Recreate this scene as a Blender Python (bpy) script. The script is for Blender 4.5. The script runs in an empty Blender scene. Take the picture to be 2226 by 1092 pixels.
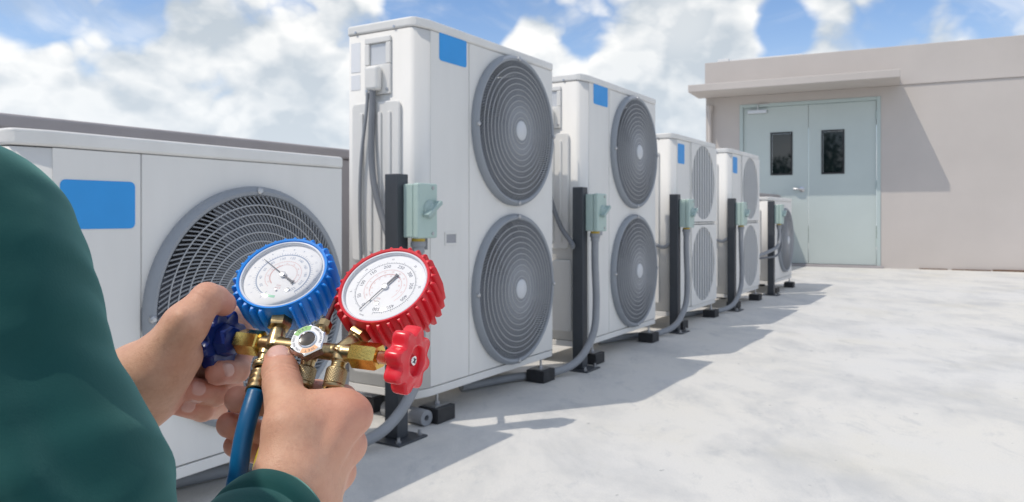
import bpy, bmesh, math, random
import numpy as np
from mathutils import Vector, Matrix

random.seed(7)
rng = np.random.default_rng(7)
PI = math.pi
R = math.radians
sc = bpy.context.scene
COL = sc.collection

# ------------------------------------------------------------------ camera
F, CX, HY, H = 1650.0, 1113.0, 470.0, 0.85
cam_d = bpy.data.cameras.new('camera')
cam = bpy.data.objects.new('camera', cam_d)
COL.objects.link(cam)
cam.location = (0, 0, H)
cam.rotation_euler = (R(90), 0, 0)
cam_d.sensor_width = 36.0
cam_d.lens = F / 2226.0 * 36.0
cam_d.shift_y = -(546.0 - HY) / 2226.0
cam_d.clip_start = 0.02
cam_d.clip_end = 3000
cam_d.dof.use_dof = True
cam_d.dof.focus_distance = 0.56
cam_d.dof.aperture_fstop = 21.0
sc.camera = cam

# ------------------------------------------------------------------ light
SUN_EL = R(58.0)
SH = Vector((0.925, 0.38)).normalized()            # the way shadows fall on the roof
to_sun = Vector((-SH.x * math.cos(SUN_EL), -SH.y * math.cos(SUN_EL), math.sin(SUN_EL)))
sun_d = bpy.data.lights.new('sun', 'SUN')
sun_d.energy = 2.0
sun_d.angle = R(0.53)
sun_d.color = (1.0, 0.92, 0.81)
sun = bpy.data.objects.new('sun', sun_d)
COL.objects.link(sun)
sun.rotation_euler = to_sun.to_track_quat('Z', 'Y').to_euler()
sun.location = (-8, -4, 14)

world = bpy.data.worlds.new('World')
sc.world = world
world.use_nodes = True
SKY_STRENGTH = 0.10


def build_sky():
    nt = world.node_tree
    nt.nodes.clear()
    N = nt.nodes.new
    L = nt.links.new

    def math_(op, a, b=None, c=None, clamp=False):
        n = N('ShaderNodeMath')
        n.operation = op
        n.use_clamp = clamp
        for i, v in enumerate((a, b, c)):
            if v is None:
                continue
            if isinstance(v, (int, float)):
                n.inputs[i].default_value = v
            else:
                L(v, n.inputs[i])
        return n.outputs[0]

    def ramp(v, lo, hi):
        n = N('ShaderNodeMapRange')
        n.interpolation_type = 'SMOOTHERSTEP'
        n.inputs['From Min'].default_value = lo
        n.inputs['From Max'].default_value = hi
        L(v, n.inputs['Value'])
        return n.outputs[0]

    def mixc(f, a, b):
        n = N('ShaderNodeMix')
        n.data_type = 'RGBA'
        for k, v in ((0, f), (6, a), (7, b)):
            if isinstance(v, (int, float)):
                n.inputs[k].default_value = v
            elif isinstance(v, tuple):
                n.inputs[k].default_value = (*v, 1)
            else:
                L(v, n.inputs[k])
        return n.outputs[2]

    tc = N('ShaderNodeTexCoord')
    d = tc.outputs['Generated']
    sky = N('ShaderNodeTexSky')
    sky.sky_type = 'NISHITA'
    sky.sun_disc = False
    sky.sun_elevation = SUN_EL
    sky.sun_rotation = math.atan2(to_sun.x, to_sun.y)
    sky.air_density = 1.0
    sky.dust_density = 0.6
    sky.ozone_density = 2.0

    def noise(scale, detail, rough, off=(0, 0, 0), zs=1.5, dist=0.0):
        m = N('ShaderNodeMapping')
        L(d, m.inputs[0])
        m.inputs['Location'].default_value = off
        m.inputs['Scale'].default_value = (1, 1, zs)
        n = N('ShaderNodeTexNoise')
        L(m.outputs[0], n.inputs['Vector'])
        n.inputs['Scale'].default_value = scale
        n.inputs['Detail'].default_value = detail
        n.inputs['Roughness'].default_value = rough
        n.inputs['Distortion'].default_value = dist
        return n.outputs['Fac']

    def blob(px, py, width, sharp=1.0):          # a gap or a bank of cloud in one direction of the sky
        v = Vector(((px - CX) / F, 1, (HY - py) / F)).normalized()
        vm = N('ShaderNodeVectorMath')
        vm.operation = 'DISTANCE'
        nrm = N('ShaderNodeVectorMath')
        nrm.operation = 'NORMALIZE'
        L(d, nrm.inputs[0])
        L(nrm.outputs[0], vm.inputs[0])
        vm.inputs[1].default_value = v
        return ramp(vm.outputs['Value'], width, width * 0.15)

    def puff(scale, off, zs):
        m = N('ShaderNodeMapping')
        L(d, m.inputs[0])
        m.inputs['Location'].default_value = off
        m.inputs['Scale'].default_value = (1, 1, zs)
        wob = N('ShaderNodeTexNoise')
        L(m.outputs[0], wob.inputs['Vector'])
        wob.inputs['Scale'].default_value = scale * 1.6
        wob.inputs['Detail'].default_value = 4
        ad = N('ShaderNodeVectorMath')
        ad.operation = 'MULTIPLY_ADD'
        L(wob.outputs['Color'], ad.inputs[0])
        ad.inputs[1].default_value = (0.10, 0.10, 0.10)
        L(m.outputs[0], ad.inputs[2])
        v = N('ShaderNodeTexVoronoi')
        v.feature = 'F1'
        L(ad.outputs[0], v.inputs['Vector'])
        v.inputs['Scale'].default_value = scale
        v.inputs['Detail'].default_value = 2.0
        v.inputs['Roughness'].default_value = 0.55
        v.inputs['Lacunarity'].default_value = 2.3
        return v.outputs['Distance']

    def density(o):
        n1 = noise(2.6, 8, 0.52, o, 1.5, 0.1)
        return math_('ADD', math_('MULTIPLY', n1, 0.80), math_('MULTIPLY', math_('SUBTRACT', 0.62, puff(6.5, o, 1.35)), 0.36))
    off = (3.1, 1.7, 0.4)
    big = density(off)
    so = Vector(off) + Vector((to_sun.x * 0.012, to_sun.y * 0.012, 0.050))
    bigl = density(tuple(so))
    fine = noise(6.0, 7, 0.52, (0.3, 5.0, 1.0), 1.9, 0.2)
    cov = big
    for (px, py, w, a) in ((290, 42, 0.06, -0.2), (640, 15, 0.05, -0.14), (1010, 15, 0.11, -0.42), (900, 5, 0.06, -0.3), (1275, 90, 0.05, -0.16),
                           (1050, 20, 0.06, -0.10), (1705, 60, 0.06, -0.28), (1960, 25, 0.06, -0.22), (2160, 15, 0.07, -0.16), (60, 12, 0.07, -0.22),
                           (200, 150, 0.22, 0.13), (480, 260, 0.25, 0.16), (640, 130, 0.13, 0.12), (1140, 115, 0.075, 0.30), (2050, 80, 0.06, 0.12), (1480, 70, 0.17, 0.16),
                           (1880, 70, 0.13, 0.15), (1480, 230, 0.14, 0.14), (1350, 190, 0.09, 0.1)):
        cov = math_('ADD', cov, math_('MULTIPLY', blob(px, py, w), a))
    cover = ramp(cov, 0.165, 0.385)
    wisp = ramp(noise(4.2, 8, 0.6, (7.0, 2.0, 4.0), 2.2, 0.8), 0.42, 0.72)
    cover = math_('MAXIMUM', cover, math_('MULTIPLY', wisp, 0.45))
    lit = math_('SUBTRACT', big, bigl)                        # thinner towards the sun: bright edge
    shade = math_('ADD', math_('MULTIPLY', lit, 4.4), math_('ADD', math_('MULTIPLY', math_('SUBTRACT', fine, 0.5), 2.1), 0.50), clamp=True)
    s2 = math_('SUBTRACT', shade, math_('MULTIPLY', ramp(cov, 0.40, 0.66), 0.30), clamp=True)
    for (px, py, w, a) in ((430, 15, 0.10, -0.55), (330, 230, 0.10, -0.14), (560, 250, 0.09, -0.12), (1530, 150, 0.07, -0.30), (640, 170, 0.07, -0.2), (720, 200, 0.05, -0.2), (200, 160, 0.08, -0.1), (700, 80, 0.06, 0.3),
                           (150, 60, 0.06, 0.35), (1130, 95, 0.05, 0.5), (1480, 45, 0.07, 0.3)):
        s2 = math_('ADD', s2, math_('MULTIPLY', blob(px, py, w), a), clamp=True)
    k = 1.0 / SKY_STRENGTH
    c_gray = tuple(v * k for v in (0.45, 0.505, 0.56))
    c_white = tuple(v * k for v in (0.87, 0.865, 0.85))
    ccol = mixc(s2, c_gray, c_white)
    tint = N('ShaderNodeMix')
    tint.data_type = 'RGBA'
    tint.blend_type = 'MULTIPLY'
    tint.inputs[0].default_value = 1.0
    L(sky.outputs[0], tint.inputs[6])
    tint.inputs[7].default_value = (0.98, 1.12, 1.30, 1)
    col = mixc(cover, tint.outputs[2], ccol)
    sep = N('ShaderNodeSeparateXYZ')
    L(d, sep.inputs[0])
    haze = ramp(sep.outputs[2], 0.34, -0.02)
    col = mixc(math_('MULTIPLY', haze, 0.50), col, tuple(v * k for v in (0.66, 0.73, 0.80)))
    bg = N('ShaderNodeBackground')
    bg.inputs['Strength'].default_value = SKY_STRENGTH
    L(col, bg.inputs['Color'])
    out = N('ShaderNodeOutputWorld')
    L(bg.outputs[0], out.inputs[0])
    world.cycles.sampling_method = 'MANUAL'
    world.cycles.sample_map_resolution = 512


build_sky()

sc.render.engine = 'CYCLES'
sc.view_settings.view_transform = 'Standard'
sc.view_settings.look = 'None'
sc.view_settings.exposure = 0.28
sc.view_settings.gamma = 1.0
sc.view_settings.use_curve_mapping = False
sc.cycles.use_denoising = True
sc.cycles.max_bounces = 8
sc.cycles.diffuse_bounces = 4
sc.cycles.transparent_max_bounces = 12


# ------------------------------------------------------------------ helpers
def at(px, py, Y):
    return Vector(((px - CX) / F * Y, Y, H + (HY - py) / F * Y))


def mat(name, col, rough=0.5, metal=0.0, var=0.0, vscale=8.0, bump=0.0, bscale=60.0, var2=None, spec=0.5, coat=0.0, streak=None, sss=0.0, detail=6.0):
    m = bpy.data.materials.new(name)
    m.use_nodes = True
    nt = m.node_tree
    p = nt.nodes['Principled BSDF']
    p.inputs['Base Color'].default_value = (*col, 1)
    p.inputs['Roughness'].default_value = rough
    p.inputs['Metallic'].default_value = metal
    p.inputs['Specular IOR Level'].default_value = spec
    p.inputs['Coat Weight'].default_value = coat
    N, L = nt.nodes.new, nt.links.new
    tc = N('ShaderNodeTexCoord')
    if var > 0:
        n = N('ShaderNodeTexNoise')
        n.inputs['Scale'].default_value = vscale
        n.inputs['Detail'].default_value = detail
        n.inputs['Roughness'].default_value = 0.6
        src = tc.outputs['Object']
        if streak:
            mp = N('ShaderNodeMapping')
            mp.inputs['Scale'].default_value = streak
            L(src, mp.inputs[0])
            src = mp.outputs[0]
        L(src, n.inputs['Vector'])
        mr = N('ShaderNodeMapRange')
        mr.inputs['From Min'].default_value = 0.3
        mr.inputs['From Max'].default_value = 0.7
        L(n.outputs['Fac'], mr.inputs['Value'])
        mx = N('ShaderNodeMix')
        mx.data_type = 'RGBA'
        L(mr.outputs[0], mx.inputs[0])
        dark = var2 or tuple(c * (1 - var) for c in col)
        mx.inputs[6].default_value = (*dark, 1)
        mx.inputs[7].default_value = (*col, 1)
        L(mx.outputs[2], p.inputs['Base Color'])
        mr2 = N('ShaderNodeMapRange')
        mr2.inputs['To Min'].default_value = min(1, rough + 0.10)
        mr2.inputs['To Max'].default_value = max(0.02, rough - 0.06)
        L(n.outputs['Fac'], mr2.inputs['Value'])
        L(mr2.outputs[0], p.inputs['Roughness'])
    if bump > 0:
        n2 = N('ShaderNodeTexNoise')
        n2.inputs['Scale'].default_value = bscale
        n2.inputs['Detail'].default_value = 5
        L(tc.outputs['Object'], n2.inputs['Vector'])
        b = N('ShaderNodeBump')
        b.inputs['Strength'].default_value = bump
        b.inputs['Distance'].default_value = 0.002
        L(n2.outputs['Fac'], b.inputs['Height'])
        L(b.outputs[0], p.inputs['Normal'])
    if sss:
        p.inputs['Subsurface Weight'].default_value = sss
    return m


def wm(o):
    m = o.matrix_basis.copy()
    return (wm(o.parent) @ m) if o.parent else m


def tag(o, label=None, cat=None, group=None, kind=None):
    if label: o['label'] = label
    if cat: o['category'] = cat
    if group: o['group'] = group
    if kind: o['kind'] = kind
    return o


def empty(name, loc, rz=0.0):
    o = bpy.data.objects.new(name, None)
    COL.objects.link(o)
    o.location = loc
    o.rotation_euler = (0, 0, rz)
    o.empty_display_size = 0.1
    return o


def obj(name, bm, m, parent=None, world=False, smooth=True, angle=35, bevel=0.0, segs=2, kind=None):
    me = bpy.data.meshes.new(name)
    if world and parent is not None:
        bm.transform(wm(parent).inverted())
    bmesh.ops.recalc_face_normals(bm, faces=bm.faces[:])
    bm.to_mesh(me)
    bm.free()
    return obj_me(name, me, m, parent, smooth, angle, bevel, segs, kind)


def obj_me(name, me, m, parent=None, smooth=True, angle=35, bevel=0.0, segs=2, kind=None):
    if isinstance(m, (list, tuple)):
        for q in m: me.materials.append(q)
    elif m is not None:
        me.materials.append(m)
    if smooth:
        me.polygons.foreach_set('use_smooth', [True] * len(me.polygons))
        if angle < 179:
            me.set_sharp_from_angle(angle=R(angle))
    o = bpy.data.objects.new(name, me)
    COL.objects.link(o)
    if parent is not None:
        o.parent = parent
    if bevel > 0:
        b = o.modifiers.new('bevel', 'BEVEL')
        b.width = bevel
        b.segments = segs
        b.limit_method = 'ANGLE'
        b.angle_limit = R(40)
        b.harden_normals = True
    if kind: o['kind'] = kind
    return o


def kids(o):
    return [c for c in bpy.data.objects if c.parent == o]


def copy_tree(o, parent=None):
    c = o.copy()
    COL.objects.link(c)
    c.parent = parent
    for ch in kids(o):
        copy_tree(ch, c)
    return c


def BM():
    return bmesh.new()


def box(bm, x0, x1, y0, y1, z0, z1, M=None):
    vs = [bm.verts.new((x, y, z)) for x in (x0, x1) for y in (y0, y1) for z in (z0, z1)]
    for f in ((0, 1, 3, 2), (4, 6, 7, 5), (0, 4, 5, 1), (2, 3, 7, 6), (0, 2, 6, 4), (1, 5, 7, 3)):
        bm.faces.new([vs[i] for i in f])
    if M is not None:
        for v in vs: v.co = M @ v.co
    return vs


def frame(o, z, xh=Vector((1, 0, 0))):
    z = Vector(z).normalized()
    x = Vector(xh) - z * Vector(xh).dot(z)
    if x.length < 1e-5:
        x = Vector((0, 1, 0)) - z * z.y
    x.normalize()
    y = z.cross(x)
    m = Matrix((x, y, z)).transposed().to_4x4()
    m.translation = Vector(o)
    return m


def prism(bm, pts, z0, z1, M=None, caps=True):
    a = [bm.verts.new((p[0], p[1], z0)) for p in pts]
    b = [bm.verts.new((p[0], p[1], z1)) for p in pts]
    n = len(pts)
    for i in range(n):
        j = (i + 1) % n
        bm.faces.new((a[i], a[j], b[j], b[i]))
    if caps:
        bm.faces.new(a[::-1])
        bm.faces.new(b)
    if M is not None:
        for v in a + b: v.co = M @ v.co
    return a, b


def lathe(bm, prof, n=32, M=None, rmod=None, closed=False):
    rings = []
    for (r, z) in prof:
        if r < 1e-6:
            rings.append([bm.verts.new((0, 0, z))])
        else:
            ring = []
            for i in range(n):
                t = 2 * PI * i / n
                rr = rmod(r, z, t) if rmod else r
                ring.append(bm.verts.new((rr * math.cos(t), rr * math.sin(t), z)))
            rings.append(ring)
    pr = list(zip(rings[:-1], rings[1:]))
    if closed: pr.append((rings[-1], rings[0]))
    for a, b in pr:
        if len(a) == 1 and len(b) == 1: continue
        for i in range(n):
            j = (i + 1) % n
            if len(a) == 1: bm.faces.new((a[0], b[i], b[j]))
            elif len(b) == 1: bm.faces.new((a[i], a[j], b[0]))
            else: bm.faces.new((a[i], a[j], b[j], b[i]))
    if M is not None:
        for ring in rings:
            for v in ring: v.co = M @ v.co


def spline(pts, per=8):
    P = [Vector(p) for p in pts]
    P = [P[0] * 2 - P[1]] + P + [P[-1] * 2 - P[-2]]
    out = []
    for i in range(1, len(P) - 2):
        p0, p1, p2, p3 = P[i - 1:i + 3]
        for s in range(per):
            t = s / per
            out.append(0.5 * ((2 * p1) + (p2 - p0) * t + (2 * p0 - 5 * p1 + 4 * p2 - p3) * t * t + (3 * p1 - p0 - 3 * p2 + p3) * t ** 3))
    out.append(P[-2].copy())
    return out


def tube(bm, pts, r, n=12, caps=True, rib=None):
    P = [Vector(p) for p in pts]
    rings = []
    prev = None
    for i, p in enumerate(P):
        t = (P[min(i + 1, len(P) - 1)] - P[max(i - 1, 0)]).normalized()
        if prev is None:
            x = t.orthogonal().normalized()
        else:
            x = (prev - t * prev.dot(t)).normalized()
        prev = x
        y = t.cross(x)
        rr = r(i / (len(P) - 1)) if callable(r) else r
        if rib: rr *= rib(i)
        rings.append([bm.verts.new(p + (x * math.cos(2 * PI * k / n) + y * math.sin(2 * PI * k / n)) * rr) for k in range(n)])
    for a, b in zip(rings[:-1], rings[1:]):
        for k in range(n):
            j = (k + 1) % n
            bm.faces.new((a[k], a[j], b[j], b[k]))
    if caps:
        bm.faces.new(rings[0][::-1])
        bm.faces.new(rings[-1])


def torus(bm, Rr, r, n=64, k=6, M=None):
    rings = []
    for i in range(n):
        a = 2 * PI * i / n
        ring = []
        for j in range(k):
            b = 2 * PI * j / k
            v = Vector(((Rr + r * math.cos(b)) * math.cos(a), (Rr + r * math.cos(b)) * math.sin(a), r * math.sin(b)))
            ring.append(bm.verts.new(M @ v if M is not None else v))
        rings.append(ring)
    for i in range(n):
        a, b = rings[i], rings[(i + 1) % n]
        for j in range(k):
            q = (j + 1) % k
            bm.faces.new((a[j], b[j], b[q], a[q]))


def rrect(x0, x1, y0, y1, rs, n=6):
    """outline, corner radii for (x0,y0),(x1,y0),(x1,y1),(x0,y1)"""
    pts = []
    for (cx, cy, sx, sy, r, a0) in ((x0, y0, 1, 1, rs[0], PI), (x1, y0, -1, 1, rs[1], 1.5 * PI), (x1, y1, -1, -1, rs[2], 0), (x0, y1, 1, -1, rs[3], 0.5 * PI)):
        if r <= 0:
            pts.append((cx, cy)); continue
        for i in range(n + 1):
            a = a0 + 0.5 * PI * i / n
            pts.append((cx + sx * r + r * math.cos(a), cy + sy * r + r * math.sin(a)))
    return pts


def text_verts(s, size):
    cu = bpy.data.curves.new('print', 'FONT')
    cu.body = s
    cu.size = size
    cu.align_x = 'CENTER'
    cu.align_y = 'CENTER'
    cu.resolution_u = 2
    o = bpy.data.objects.new('print', cu)
    me = o.to_mesh()
    vs = [v.co.copy() for v in me.vertices]
    fs = [tuple(p.vertices) for p in me.polygons]
    o.to_mesh_clear()
    bpy.data.objects.remove(o)
    bpy.data.curves.remove(cu)
    return vs, fs


_tc = {}


def text(bm, s, size, M):
    if (s, size) not in _tc: _tc[(s, size)] = text_verts(s, size)
    vs, fs = _tc[(s, size)]
    b = [bm.verts.new(M @ v) for v in vs]
    for f in fs:
        try: bm.faces.new([b[i] for i in f])
        except ValueError: pass


# ------------------------------------------------------------------ materials
M_white = mat('white_enamel_sheet', (0.80, 0.79, 0.765), 0.55, var=0.09, vscale=4.5, streak=(1, 1, 0.22), bump=0.02, bscale=240, spec=0.35)
M_lid = mat('white_enamel_lid', (0.80, 0.79, 0.765), 0.52, var=0.12, vscale=5, bump=0.02, bscale=240)
M_sticker = mat('paper_sticker', (0.82, 0.83, 0.85), 0.5)
M_blue = mat('blue_label', (0.024, 0.32, 0.78), 0.38, var=0.06, vscale=9)
M_grill = mat('grey_plastic_guard', (0.30, 0.325, 0.36), 0.45, var=0.10, vscale=5)
M_slat = mat('grey_guard_slats', (0.27, 0.285, 0.31), 0.5)
M_ring = mat('pale_guard_wire', (0.45, 0.46, 0.475), 0.45)
M_grillw = mat('pale_grey_slats', (0.66, 0.67, 0.67), 0.45)
M_hub = mat('pale_grey_hub', (0.60, 0.62, 0.65), 0.42)
M_fan = mat('fan_plastic', (0.22, 0.23, 0.27), 0.4)
M_fanb = mat('fan_plastic_pale', (0.16, 0.19, 0.30), 0.4)
M_in = mat('inner_sheet', (0.34, 0.345, 0.37), 0.6)
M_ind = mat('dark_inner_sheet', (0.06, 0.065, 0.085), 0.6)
M_coil = mat('coil_fins', (0.36, 0.365, 0.39), 0.5, metal=0.3, var=0.3, vscale=4, streak=(60, 1, 1))
M_dark = mat('dark_recess', (0.05, 0.05, 0.055), 0.7)
M_rubber = mat('black_rubber', (0.028, 0.03, 0.035), 0.6, var=0.4, vscale=25, bump=0.1, bscale=150)
M_zinc = mat('zinc_steel', (0.55, 0.56, 0.58), 0.35, metal=1.0, var=0.2, vscale=30)
M_post = mat('black_post_paint', (0.058, 0.066, 0.078), 0.45, var=0.25, vscale=12, streak=(1, 1, 0.3), bump=0.05, bscale=120)
M_mint = mat('mint_grey_box', (0.45, 0.58, 0.54), 0.4, var=0.08, vscale=10)
M_mintd = mat('mint_grey_lever', (0.36, 0.47, 0.45), 0.35)
M_cable = mat('grey_pvc', (0.31, 0.325, 0.35), 0.5, var=0.12, vscale=14, bump=0.05, bscale=90)
M_cabled = mat('dark_grey_pvc', (0.20, 0.21, 0.23), 0.5, var=0.1, vscale=14)
M_yel = mat('yellow_ring', (0.55, 0.38, 0.05), 0.5)
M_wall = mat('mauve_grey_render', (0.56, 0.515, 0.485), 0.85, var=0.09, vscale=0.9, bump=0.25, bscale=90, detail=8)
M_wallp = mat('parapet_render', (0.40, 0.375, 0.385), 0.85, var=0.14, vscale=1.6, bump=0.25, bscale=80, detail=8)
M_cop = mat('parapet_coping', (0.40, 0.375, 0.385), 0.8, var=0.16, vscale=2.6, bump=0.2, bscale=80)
M_white2 = mat('white_flashing', (0.80, 0.80, 0.80), 0.5, var=0.1, vscale=3)
M_door = mat('mint_door_paint', (0.52, 0.585, 0.57), 0.42, var=0.06, vscale=1.4, bump=0.03, bscale=40)
M_doorf = mat('mint_door_frame', (0.46, 0.54, 0.53), 0.45)
M_steel = mat('brushed_steel', (0.62, 0.62, 0.63), 0.28, metal=1.0, var=0.1, vscale=40)
M_black = mat('black_gasket', (0.02, 0.02, 0.022), 0.5)
M_rust = mat('brown_dirt', (0.20, 0.11, 0.06), 0.9, var=0.6, vscale=20)


def glass_mat(name, base, rough=0.03):
    m = mat(name, base, rough, spec=0.9)
    return m


M_pane = glass_mat('dark_glass', (0.006, 0.012, 0.014))


def lens_mat():
    m = bpy.data.materials.new('clear_lens')
    m.use_nodes = True
    nt = m.node_tree
    nt.nodes.clear()
    N, L = nt.nodes.new, nt.links.new
    tr = N('ShaderNodeBsdfTransparent')
    gl = N('ShaderNodeBsdfGlossy')
    gl.inputs['Roughness'].default_value = 0.04
    fr = N('ShaderNodeFresnel')
    fr.inputs['IOR'].default_value = 1.45
    mx = N('ShaderNodeMixShader')
    L(fr.outputs[0], mx.inputs[0])
    L(tr.outputs[0], mx.inputs[1])
    L(gl.outputs[0], mx.inputs[2])
    out = N('ShaderNodeOutputMaterial')
    L(mx.outputs[0], out.inputs[0])
    return m


M_lens = lens_mat()


def deck_mat():
    m = bpy.data.materials.new('worn_white_roof_coating')
    m.use_nodes = True
    nt = m.node_tree
    p = nt.nodes['Principled BSDF']
    N, L = nt.nodes.new, nt.links.new
    tc = N('ShaderNodeTexCoord')

    def noise(scale, detail, rough, sc_=(1, 1, 1), rot=0.0, dist=0.0):
        mp = N('ShaderNodeMapping')
        mp.inputs['Scale'].default_value = sc_
        mp.inputs['Rotation'].default_value = (0, 0, rot)
        L(tc.outputs['Object'], mp.inputs[0])
        n = N('ShaderNodeTexNoise')
        n.inputs['Scale'].default_value = scale
        n.inputs['Detail'].default_value = detail
        n.inputs['Roughness'].default_value = rough
        n.inputs['Distortion'].default_value = dist
        L(mp.outputs[0], n.inputs['Vector'])
        return n.outputs['Fac']

    def rr(v, a, b, lo=0.0, hi=1.0):
        n = N('ShaderNodeMapRange')
        n.inputs['From Min'].default_value = a
        n.inputs['From Max'].default_value = b
        n.inputs['To Min'].default_value = lo
        n.inputs['To Max'].default_value = hi
        L(v, n.inputs['Value'])
        return n.outputs[0]

    def mix(f, a, b):
        n = N('ShaderNodeMix')
        n.data_type = 'RGBA'
        L(f, n.inputs[0])
        for k, v in ((6, a), (7, b)):
            if isinstance(v, tuple): n.inputs[k].default_value = (*v, 1)
            else: L(v, n.inputs[k])
        return n.outputs[2]

    base = mix(rr(noise(0.55, 6, 0.6), 0.35, 0.65), (0.72, 0.70, 0.65), (0.695, 0.69, 0.675))
    worn = rr(noise(1.9, 11, 0.70, (1.0, 0.6, 1), 0.15, 0.3), 0.47, 0.70)
    c = mix(rr(worn, 0, 1, 0, 0.85), base, (0.47, 0.48, 0.485))
    stain = rr(noise(7.5, 10, 0.76, (1, 0.5, 1), -0.1, 0.5), 0.54, 0.76)
    c = mix(rr(stain, 0, 1, 0, 0.65), c, (0.36, 0.385, 0.41))
    spat = rr(noise(38, 4, 0.7), 0.66, 0.78)
    c = mix(rr(spat, 0, 1, 0, 0.30), c, (0.78, 0.78, 0.76))
    yel = rr(noise(0.8, 5, 0.6, (1.2, 1, 1), 2.0), 0.55, 0.75)
    c = mix(rr(yel, 0, 1, 0, 0.45), c, (0.66, 0.62, 0.50))
    grit = rr(noise(160, 3, 0.8), 0.35, 0.65)
    c = mix(rr(grit, 0, 1, 0.22, 0.0), c, (0.40, 0.41, 0.42))
    speck = rr(noise(21, 2, 0.5), 0.735, 0.765)
    c = mix(rr(speck, 0, 1, 0, 0.6), c, (0.25, 0.26, 0.27))
    L(c, p.inputs['Base Color'])
    p.inputs['Roughness'].default_value = 0.7
    L(rr(worn, 0, 1, 0.75, 0.5), p.inputs['Roughness'])
    b = N('ShaderNodeBump')
    b.inputs['Strength'].default_value = 0.35
    b.inputs['Distance'].default_value = 0.004
    L(noise(14, 10, 0.7), b.inputs['Height'])
    L(b.outputs[0], p.inputs['Normal'])
    return m


M_deck = deck_mat()
M_grass = mat('green_land', (0.05, 0.085, 0.035), 0.9, var=0.4, vscale=0.2)

# ------------------------------------------------------------------ the row of units: its own frame
ANG = math.atan2(0.852, 0.524)
U = Vector((0.524, 0.852, 0))
NV = Vector((0.852, -0.524, 0))
C1 = Vector((-0.386, 3.06, 0))


def row(t, o=0.0, z=0.0):
    return C1 + U * t + NV * o + Vector((0, 0, z))


# ------------------------------------------------------------------ setting
bm = BM()
box(bm, -16, 26, -9, 24, -0.3, 0.0)
deck = tag(obj('roof_deck', bm, M_deck, smooth=False), kind='structure')
bm = BM()
v = [bm.verts.new(p) for p in ((-600, -600, -7), (600, -600, -7), (600, 600, -7), (-600, 600, -7))]
bm.faces.new(v)
tag(obj('ground', bm, M_grass, smooth=False), kind='structure')

# parapet wall behind the units
pw = empty('parapet_wall', row(-6, -1.0), ANG)
tag(pw, 'long low mauve grey parapet wall behind the white units', 'wall')
bm = BM()
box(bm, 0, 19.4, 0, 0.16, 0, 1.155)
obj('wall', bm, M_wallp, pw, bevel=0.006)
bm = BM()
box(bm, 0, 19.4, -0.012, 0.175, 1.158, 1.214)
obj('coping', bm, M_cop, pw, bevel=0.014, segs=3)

# ------------------------------------------------------------------ building with the door
F0 = Vector((6.017, 12.41, 0))
WD = Vector((0.895, -0.446, 0)).normalized()
bang = math.atan2(WD.y, WD.x)
bld = empty('rooftop_building', F0, bang)          # local x to the right along the facade, y into the building
tag(bld, 'mauve grey rooftop building with concrete canopy over pale double doors', 'building')
DZ, DX0, DX1 = 2.75, -2.17, -0.05
bm = BM()
box(bm, -2.82, DX0 - 0.06, 0, 0.25, 0, 2.965)       # left of the door
box(bm, DX1 + 0.06, 9.0, 0, 0.25, 0, 2.965)         # right of the door
box(bm, DX0 - 0.06, DX1 + 0.06, 0.0, 0.25, DZ + 0.06, 2.965)
box(bm, -2.82, -2.57, 0.25, 6.0, 0, 2.965)
obj('wall', bm, M_wall, bld)
bm = BM()
box(bm, -2.835, 9.0, -0.022, 0.25, 2.968, 3.60)
box(bm, -2.835, -2.57, 0.25, 6.0, 2.968, 3.60)
obj('parapet_band', bm, M_wall, bld, bevel=0.008)
bm = BM()
box(bm, -2.57, 9.0, 0.25, 6.0, 3.0, 3.15)
obj('roof_slab', bm, M_wallp, bld)
bm = BM()
box(bm, -2.62, -1.2, 0.03, 0.22, 3.60, 3.628)
box(bm, -2.60, -2.42, -0.01, 0.24, 3.60, 3.65)
obj('roof_flashing', bm, M_white2, bld, bevel=0.004)
bm = BM()
box(bm, -2.95, 0.285, -0.82, -0.024, 2.968, 3.09)
obj('canopy', bm, M_wall, bld, bevel=0.01)
bm = BM()
for (a, b, c, d) in ((DX0 - 0.06, DX0, 0, DZ + 0.06), (DX1, DX1 + 0.06, 0, DZ + 0.06), (DX0, DX1, DZ, DZ + 0.06)):
    box(bm, a + .001, b - .001 if b != DX0 else b, -0.012, 0.12, c, d - .001)
obj('door_frame', bm, M_doorf, bld, bevel=0.004)
bm = BM()
box(bm, DX0 - 0.1, DX1 + 0.1, -0.10, 0.10, 0.0, 0.035)
obj('door_sill', bm, M_wallp, bld, bevel=0.006)
DM = -1.097
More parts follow.
